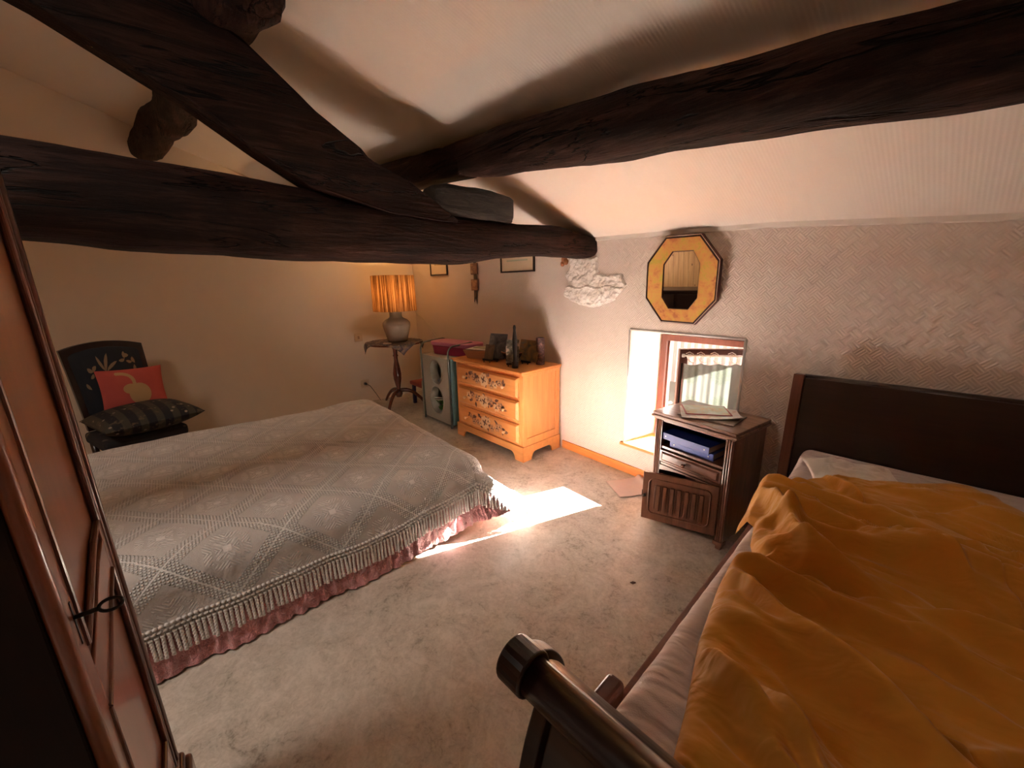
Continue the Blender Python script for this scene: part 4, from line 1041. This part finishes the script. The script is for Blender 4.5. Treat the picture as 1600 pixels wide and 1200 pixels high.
obj('bulb', MB().lathe([(0, .50), (.016, .505), (.018, .53), (.036, .57), (.040, .60), (.030, .632), (0, .642)], 20), bulbm.m, lp_, smooth=True).visible_shadow = True
pl = bpy.data.lights.new('bulb_light', 'POINT'); pl.energy = 46; pl.color = (1, .60, .25); pl.shadow_soft_size = .045
po = bpy.data.objects.new('bulb_light', pl); COL.objects.link(po); po.location = (LX+.015, LY+.045, .9+.68)
crd = MB(); crd.tube([(LX+.10, LY+.25, 1.30), (LX+.16, LY+.36, 1.15), (LX+.27, LY+.44, .98), (LX+.33, LY+.49, .86), (LX+.34, LY+.5, .6)], .0035, 6)
tag(obj('lamp_cord', crd, M['white'], smooth=True), 'thin pale cord hanging down beside the table lamp', 'cord')
tag(obj('matchbox', MB().box(-.05, .05, -.02, .02, 0, .016), plain('white_card', (.72, .62, .52), .5), loc=(LX+.185, LY-.17, .901), rot=(0, 0, rad(50)), bevel=.002), 'small pale box lying on the front of the pedestal table', 'box')
for nm, y, z, lab, plug in (('light_switch', 1.865, .92, 'cream wall switch on the left wall beside the lamp table', 0), ('power_socket', 1.885, .27, 'cream power socket low on the left wall with a plug in it', 1)):
    t = thing(nm, lab, 'switch' if not plug else 'socket', (XL, y, z)); obj('plate', MB().box(0, .010, -.055, .055, -.055, .055), plain('cream_plastic', (.62, .50, .36), .4), t, bevel=.003)
    if plug:
        obj('socket_face', MB().lathe([(0, .012), (.024, .012), (.024, .0)], 20, (0, 0, 0), axis='x'), plain('cream_plastic_dark', (.35, .25, .17), .4), t)
        tag(obj('plug_and_cable', MB().tube([(XL+.012, y, z), (XL+.055, y, z)], .016, 12).tube([(XL+.055, y, z), (XL+.11, y+.03, z-.02), (XL+.13, y+.09, z-.13), (XL+.12, y+.16, z-.26)], .004, 6), M['metal'], smooth=True), 'dark plug and cable in the low socket on the left wall', 'plug')
    else: obj('rocker', MB().box(.010, .014, -.012, .012, -.02, .02), plain('cream_plastic_dark', (.35, .25, .17), .4), t)

# ------------------------------------------------------------------ pictures and hanging ribbon
def art(name, stops, sc=8):
    m = Mat(name, (.6, .5, .4), .5); m.ramp(m.noise(m.co('Object', (1, 1, 1)), sc, 3, .6), stops); return m.m
def framed(x0, x1, z0, z1, mat_w, label, am):
    t = thing('framed_picture', label, 'picture', ((x0+x1)/2, D, z0)); w = x1-x0; h = z1-z0; f = .016
    b = MB(); b.box(-w/2, -w/2+f, -.022, -.001, 0, h); b.box(w/2-f, w/2, -.022, -.001, 0, h); b.box(-w/2+f, w/2-f, -.022, -.001, 0, f); b.box(-w/2+f, w/2-f, -.022, -.001, h-f, h)
    obj('frame', b, M['sleigh'], t, bevel=.002); obj('mount', MB().box(-w/2+f, w/2-f, -.012, -.002, f, h-f), plain('cream_mount', (.74, .62, .47), .7), t)
    obj('print', MB().box(-w/2+f+mat_w, w/2-f-mat_w, -.0135, -.012, f+mat_w*1.1, h-f-mat_w), am, t)
framed(-4.96, -4.53, 1.715, 2.02, .10, 'small dark-framed picture nearer the lamp, its top hidden by the beam', art('etching', [(.35, (.16, .10, .05)), (.5, (.52, .40, .24)), (.7, (.60, .48, .30))], 14))
framed(-3.44, -2.92, 1.705, 1.93, .085, 'wider dark-framed picture with a pale green print, right of the hanging ribbon', art('green_print', [(.3, (.40, .42, .30)), (.7, (.52, .56, .44))]))
rb = thing('wall_hanging', 'black ribbon with two small square tiles hanging on the window wall', 'wall hanging', (-3.93, D, 1.37))
b = MB(); b.prism([(-.03, .02), (.0, .075), (.028, .0), (.03, .52), (-.02, .52)], 'y', -.012, -.008); obj('ribbon', b, M['black'], rb)
for zz in (.335, .155):
    tl = obj('tile', MB().box(-.068, .068, -.024, -.012, zz, zz+.125), plain('brown_tile_edge', (.16, .06, .03), .5), rb, bevel=.004)
    obj('tile_picture', MB().box(-.058, .058, -.026, -.024, zz+.01, zz+.115), art('tile_art', [(.35, (.10, .035, .02)), (.55, (.34, .17, .08)), (.7, (.45, .28, .15))], 22), tl)

# ------------------------------------------------------------------ octagonal mirror
mr = thing('octagonal_mirror', 'octagonal mirror in a wide mottled gold frame above the window', 'mirror', (-1.425, D-.004, 1.302), 0)
mr.rotation_euler = (rad(3.2), rad(1.0), 0)
ow, oh = .520, .590
def octa(w, h, cx=.135, cz=.165, s=1.0, off=0):
    kx = w/2-off; z0, z1 = off, h-off; c1, c2 = cx-off*.4, cz-off*.4
    return [(-kx+c1, z0), (kx-c1, z0), (kx, z0+c2), (kx, z1-c2), (kx-c1, z1), (-kx+c1, z1), (-kx, z1-c2), (-kx, z0+c2)]
def ringp(A, B, ya, yb, b, mi=0):
    n = len(A); b.add([(p[0], ya, p[1]) for p in A]+[(p[0], yb, p[1]) for p in B], [(i, (i+1) % n, (i+1) % n+n, i+n) for i in range(n)], mi)
O0 = octa(ow, oh); O1 = octa(ow, oh, off=.006); O2 = octa(ow, oh, off=.017)
IN = [(-.075, .100), (.070, .100), (.128, .178), (.128, .405), (.078, .490), (-.070, .490), (-.132, .405), (-.132, .178)]
b = MB(); ringp(O0, O0, 0, -.030, b); ringp(O0, O1, -.030, -.034, b); ringp(O1, O1, -.034, -.026, b); b.add([(p[0], 0, p[1]) for p in O0], [tuple(range(8))])
obj('frame_edge', b, plain('dark_red_edge', (.10, .018, .014), .3), mr, fix=False)
b = MB(); ringp(octa(ow, oh, off=.003), octa(ow, oh, off=.006), -.035, -.035, b); obj('white_line', b, plain('white_line', (.75, .62, .50), .4), mr, fix=False)
def goldm():
    m = Mat('mottled_gold', (.6, .33, .07), .38); k = m.co('Object'); n = m.noise(k, 7, 5, .65, .8); n2 = m.noise(k, 22, 4, .7, .5)
    m.ramp(n*.65+n2*.35, [(.40, (.50, .17, .07)), (.47, (.66, .31, .10)), (.54, (.66, .38, .10)), (.61, (.52, .40, .06)), (.66, (.60, .46, .14))]); return m.m
b = MB(); ringp(O2, IN, -.033, -.027, b); obj('gold_band', b, goldm(), mr, fix=False)
b = MB(); ringp(O1, O2, -.026, -.0325, b); obj('dark_groove', b, plain('dark_groove', (.05, .012, .01), .4), mr, fix=False)
I2 = [(x*.955, .295+(z-.295)*.97) for x, z in IN]
b = MB(); ringp(IN, I2, -.028, -.018, b); obj('inner_bevel', b, plain('dark_inner', (.07, .02, .015), .3), mr, fix=False)
b = MB(); b.add([(p[0], -.018, p[1]) for p in I2], [tuple(range(8))]); b.add([(p[0], -.016, p[1]) for p in I2], [tuple(range(8))])
obj('mirror_glass', b, plain('mirror_silver', (.85, .83, .80), .02, Metallic=1.0), mr, fix=False)
# dark sideboard by the plank wall, seen only in the mirror
sbd = thing('sideboard', 'dark cabinet by the pine plank wall, reflected in the mirror', 'cabinet', (-4.15, YB+.3, 0))
obj('cabinet_body', MB().box(-1.0, 1.0, -.28, .22, .08, .80).box(-1.03, 1.03, -.29, .25, .80, .84), M['sleigh'], sbd, bevel=.01)
for x in (-.5, .5): obj('door', MB().box(x-.46, x+.46, .221, .24, .14, .76), M['sleigh'], sbd, bevel=.006)
for sx in (-.9, .9): 
    for sy in (-.22, .16): obj('leg', MB().box(sx-.04, sx+.04, sy-.04, sy+.04, 0, .08), M['sleigh'], sbd)

# ------------------------------------------------------------------ wardrobe at the left edge
wd = thing('wardrobe', 'tall glossy cherry wood wardrobe at the left, its key in the door', 'wardrobe', (-1.165, -.50, 0))
# local: x -.245 .. .245 ; front plane at y=+.265
WXa, WXb, WYf, WYb = -.243, .243, .265, -.27; WH = 2.32
b = MB(); b.box(WXa, WXb, WYb, WYf-.022, .10, WH); b.box(WXa, WXa+.024, WYf-.022, WYf, .10, WH)
obj('carcass', b, wood('painted_shade_carcass', (.010, .004, .003), (.016, .006, .004), 'z', .5, .5, .0, .2), wd, bevel=.004)  # shade of the unlit side painted in as near-black wood
b = MB(); b.box(WXa-.035, WXb+.03, WYb, WYf+.03, .0, .13); b.box(WXa-.022, WXb+.018, WYb, WYf+.016, .13, .165); b.box(WXa-.010, WXb+.008, WYb, WYf+.006, .165, .19)
obj('plinth', b, M['ward_d'], wd, bevel=.012, seg=4)
b = MB(); b.box(WXa-.05, WXb+.04, WYb, WYf+.05, WH, WH+.05); b.box(WXa-.02, WXb+.02, WYb, WYf+.02, WH-.04, WH); obj('cornice', b, M['ward_d'], wd, bevel=.012, seg=4)
cx0, cx1 = WXa+.028, WXb+.0
door = MB(); pl0, pl1 = cx0+.062, cx1-.066
door.box(cx0, pl0, WYf-.022, WYf+.002, .20, 2.22); door.box(pl1, cx1-.012, WYf-.022, WYf+.002, .20, 2.22)
UP = [(pl0, 1.055), (pl0+.09, 1.04), (pl1-.06, .975), (pl1, .955), (pl1, 2.10), (pl0, 2.10)]      # upper field, its lower edge swept
LO = [(pl0, .335), (pl1, .335), (pl1, .80), (pl1-.06, .82), (pl0+.09, .895), (pl0, .92)]
door.prism([(pl0, .20), (pl1, .20), (pl1, .335), (pl0, .335)], 'y', WYf-.022, WYf+.002)
door.prism([(pl0, 2.10), (pl1, 2.10), (pl1, 2.22), (pl0, 2.22)], 'y', WYf-.022, WYf+.002)
door.prism([(pl0, .92), (pl0+.09, .895), (pl1-.06, .82), (pl1, .80), (pl1, .905), (pl1-.06, .925), (pl0+.09, .99), (pl0, 1.005)], 'y', WYf-.022, WYf+.002)
for PP in (UP, LO):
    door.add([(x, WYf-.006, z) for x, z in PP], [tuple(range(6))])
dor = obj('door', door, M['ward'], wd, bevel=.003)
b = MB()
for PP in (UP, LO):
    for q in range(6):
        p, r = PP[q], PP[(q+1) % 6]; b.tube([(p[0], WYf+.001, p[1]), (r[0], WYf+.001, r[1])], .0065, 12)
b.prism([(pl0, 1.008), (pl0+.09, .993), (pl1-.06, .928), (pl1, .908), (pl1, .952), (pl1-.06, .972), (pl0+.09, 1.037), (pl0, 1.052)], 'y', WYf-.022, WYf-.004)
obj('panel_moulding', b, M['ward_d'], dor, smooth=False)
b = MB(); b.tube([(cx0+.008, WYf+.002, .20), (cx0+.008, WYf+.002, 2.22)], .008, 12); b.tube([(cx0+.030, WYf+.0, .20), (cx0+.030, WYf+.0, 2.22)], .0055, 12); obj('edge_moulding', b, M['ward_d'], dor, smooth=True)
b = MB(); b.tube([(WXb-.012, WYf-.010, .19), (WXb-.012, WYf-.010, WH-.04)], .0135, 20); obj('rounded_corner', b, M['ward'], wd, smooth=True)
b = MB(); b.box(.197, .203, WYf+.002, WYf+.0035, .975, 1.065); obj('key_plate', b, M['metal'], dor, bevel=.001)
ky = MB(); kx, kz = .200, 1.032
ky.tube([(kx, WYf+.0, kz), (kx, WYf+.034, kz+.0)], lambda f: .0045+.002*math.exp(-((f-.55)/.12)**2)+.0018*math.exp(-((f-.8)/.08)**2), 12)
rr_ = [(kx+.0*0, WYf+.050+.016*cos(a), kz+.012*sin(a)) for a in [q*2*PI/24 for q in range(26)]]; ky.tube(rr_, .0032, 8, cap=False)
tag(obj('key', ky, M['metal'], smooth=True, loc=wd.location), 'dark iron key with an oval bow sticking out of the wardrobe door', 'key')

# ------------------------------------------------------------------ chair with cushions
cth = rad(19); ch = thing('upholstered_chair', 'low dark wooden chair with dark floral back standing by the left wall', 'chair', (-4.70, -.43, 0), cth)
# local +x = facing, y across
def floral(name, base, spots, sc, th=.22):
    m = Mat(name, base, .85); k = m.co('Object'); n = m.noise(k, 5, 3, .5, 1.2); v = m.vor(k, sc)
    c = m.mix(n, base, tuple(x*1.6 for x in base), None); sp_ = (v*1.0+(n-.5)*.35).step(th, th-.08); m.mix(sp_, c, spots); return m.m
bkp = MB()
def bk(i, j):
    yy = (i*2-1)*.27; zz = .42+.70*j; arch = .05*(1-(i*2-1)**2)*(j**2); return (-.25-.10*j+.02*sin(PI*j), yy*(1-.08*(1-j)), zz+arch)
for off, fl in ((0, 1), (-.05, -1)): bkp.grid(lambda i, j, off=off: (lambda p: (p[0]+off, p[1], p[2]))(bk(i, j)), 20, 20)
n2 = 20; base_i = 400
ids = [k for k in range(n2)]+[n2*q+n2-1 for q in range(1, n2)]+[n2*(n2-1)+q for q in range(n2-2, -1, -1)]+[n2*q for q in range(n2-2, 0, -1)]
bkp.add([bkp.v[k] for k in ids]+[bkp.v[k+400] for k in ids], [(q, (q+1) % len(ids), (q+1) % len(ids)+len(ids), q+len(ids)) for q in range(len(ids))])
obj('back_frame', bkp, M['sleigh'], ch)
def bkc(i, j):
    p = bk(i, j); return (p[0]+.012+.03*(sin(PI*min(max((i-.1)/.8, 0), 1))*sin(PI*j))**.5, p[1]*.86, .46+(p[2]-.42)*.88)
b = MB()
def bleaf(i, j, l, w, a, mi):
    out = []
    for p, q in ((0, 0), (.25, .8), (.55, 1), (.85, .6), (1, 0), (.8, -.3), (.5, -.4), (.2, -.25)):
        c = bkc(i+(l*p*cos(a)-w*q*sin(a)), min(.97, j+(l*p*sin(a)+w*q*cos(a)))); out.append((c[0]+.008, c[1], c[2]))
    b.add(out, [tuple(range(8))], mi)
for args in ((.42, .70, .22, .03, 1.9, 1), (.42, .70, .24, .035, 1.2, 1), (.43, .70, .22, .03, .55, 1), (.25, .72, .09, .04, 2.4, 1), (.25, .72, .09, .035, .9, 1), (.24, .70, .08, .03, 4.0, 1), (.72, .86, .10, .04, .3, 1), (.74, .84, .10, .03, 1.4, 1), (.74, .84, .1, .03, 3.4, 1),
             (.88, .78, .09, .04, 1.8, 1), (.86, .76, .10, .035, 4.4, 1), (.84, .80, .09, .03, 3.0, 1), (.3, .45, .12, .03, 1.2, 1), (.15, .5, .1, .03, 2.0, 1)): bleaf(*args)
b.grid(lambda i, j: (lambda p: (p[0]+.012+.03*(sin(PI*min(max((i-.1)/.8, 0), 1))*sin(PI*j))**.5, p[1]*.86, .46+(p[2]-.42)*.88))(bk(i, j)), 24, 24)
obj('back_cushion', b, [plain('navy_cloth', (.012, .018, .028), .85), plain('faded_cream_print', (.26, .19, .12), .85)], ch, smooth=True, fix=False)
obj('seat', MB().box(-.27, .27, -.28, .28, .32, .42), floral('seat_floral', (.014, .012, .014), (.12, .10, .07), 8), ch, bevel=.03, seg=3)
for sx in (-.24, .24):
    for sy in (-.24, .24): obj('leg', MB().tube([(sx, sy, .33), (sx*1.02, sy*1.02, 0)], lambda f: .026-.008*f, 10), M['sleigh'], ch, smooth=True)
def chw(x, y, z): return ch.location+Vector((x*cos(cth)-y*sin(cth), x*sin(cth)+y*cos(cth), z))
def cushion(w, d, h, mats, deco=None, n=40):
    b = MB()
    for sg in (1, -1):
        def fn(i, j, sg=sg):
            a, c = i*2-1, j*2-1; t = (max(0, 1-abs(a)**2.6)*max(0, 1-abs(c)**2.6))**.5
            return (a*w/2*(1-.06*(1-c*c)), c*d/2*(1-.06*(1-a*a)), sg*h/2*t)
        b.grid(fn, n, n)
    return b
def stripes():
    m = Mat('dark_striped_floral', (.02, .02, .02), .85); k = m.co('Object'); X, Y, Z = m.xyz(k); s = ((Y)*(2*PI/.11)).sin().step(-.1, .3)
    n = m.noise(k, 18, 4, .6); v = m.vor(k, 13)
    c = m.mix(s, (.012, .012, .016), (.05, .045, .032), None); c = m.mix(n.step(.56, .66), c, (.10, .075, .045), None); m.mix(v.step(.17, .10), c, (.30, .24, .18)); return m.m
o = obj('seat_cushion', cushion(.62, .68, .23, None), stripes(), smooth=True, loc=chw(.07, .05, .525), rot=(0, 0, cth)); tag(o, 'thick dark striped floral cushion on the seat of the chair', 'cushion')
def redm(): 
    m = Mat('coral_red_cotton', (.50, .09, .075), .85); k = m.co('Object'); m.mix(m.noise(k, 9, 4, .6), (.54, .105, .085), (.42, .07, .06)); m.bump(m.noise(k, 200, 2), .3, .003); return m.m
cc = thing('cat_cushion', 'coral red cushion with a cream cat drawn on it leaning on the chair back', 'cushion', chw(-.115, .075, .745), 0)
cc.rotation_euler = Matrix.Rotation(cth, 4, 'Z').to_euler()
ccr = MB(); base = cushion(.45, .38, .11, None)
# cushion stands upright: local cushion x->y, y->z, z->x
def up_(p): return (p[2], p[0], p[1])
ccr.add([up_(p) for p in base.v], base.f); co_ = obj('cushion_cover', ccr, redm(), cc, smooth=True); co_.rotation_euler = (rad(-3), rad(-9), 0)
ct = MB()
def surf(a, c):    # a across, c up in metres -> point just proud of the cover front
    aa, cc2 = a/.24, c/.18; t = (max(0, 1-abs(aa)**2.6)*max(0, 1-abs(cc2)**2.6))**.5; return (.055*t+.0025, a, c)
def blob(pts, n=1):
    cx = sum(p[0] for p in pts)/len(pts); cy = sum(p[1] for p in pts)/len(pts); k = len(pts); V = [surf(cx, cy)]
    for f in (.5, 1): V += [surf(cx+(x-cx)*f, cy+(y-cy)*f) for x, y in pts]
    ct.add(V, [(0, 1+q, 1+(q+1) % k) for q in range(k)]+[(1+q, 1+k+q, 1+k+(q+1) % k, 1+(q+1) % k) for q in range(k)])
blob([(.015+.075*cos(q*2*PI/20)+.01, -.045+.095*sin(q*2*PI/20)) for q in range(20)])
blob([(-.03+.052*cos(q*2*PI/16), .005+.045*sin(q*2*PI/16)) for q in range(16)])
for q in range(12):
    a = q/11; x = -.10+.10*sin(a*PI*.5)+.0*a; z = .145-.09*a**2.2; blob([(x+.014*cos(w*2*PI/8), z+.014*sin(w*2*PI/8)) for w in range(8)])
o = obj('cat_motif', ct, cloth('cream_felt', (.50, .34, .17), (.42, .27, .13)), co_, fix=False)

# ------------------------------------------------------------------ small things on the floor
tw = MB()
def twf(i, j):
    x, y = (i-.5)*.26, (j-.5)*.34; z = .006+.022*math.exp(-((j-.86+.1*i)/.07)**2)+.004*(1+fbm(x*12, y*12, 1))
    return (x+.012*fbm(y*8, 1, 1), y, z)
tw.grid(twf, 30, 40); tag(obj('floor_cloth', tw, cloth('beige_cloth', (.66, .53, .46), (.58, .44, .38)), loc=(-1.60, 2.56, 0), rot=(0, 0, rad(-28)), smooth=True, solid=.004), 'pale pinkish folded cloth lying on the floor beside the nightstand', 'cloth')
tag(obj('dried_leaf', MB().grid(lambda i, j: ((i-.5)*.03, (j-.5)*.014*(1.2-abs(i*2-1)), .004+.006*i*j), 5, 5), plain('dry_leaf', (.08, .04, .03), .8), loc=(-1.0, 1.66, 0), rot=(0, 0, .7), solid=.002), 'tiny dark dried scrap on the open floor', 'scrap')
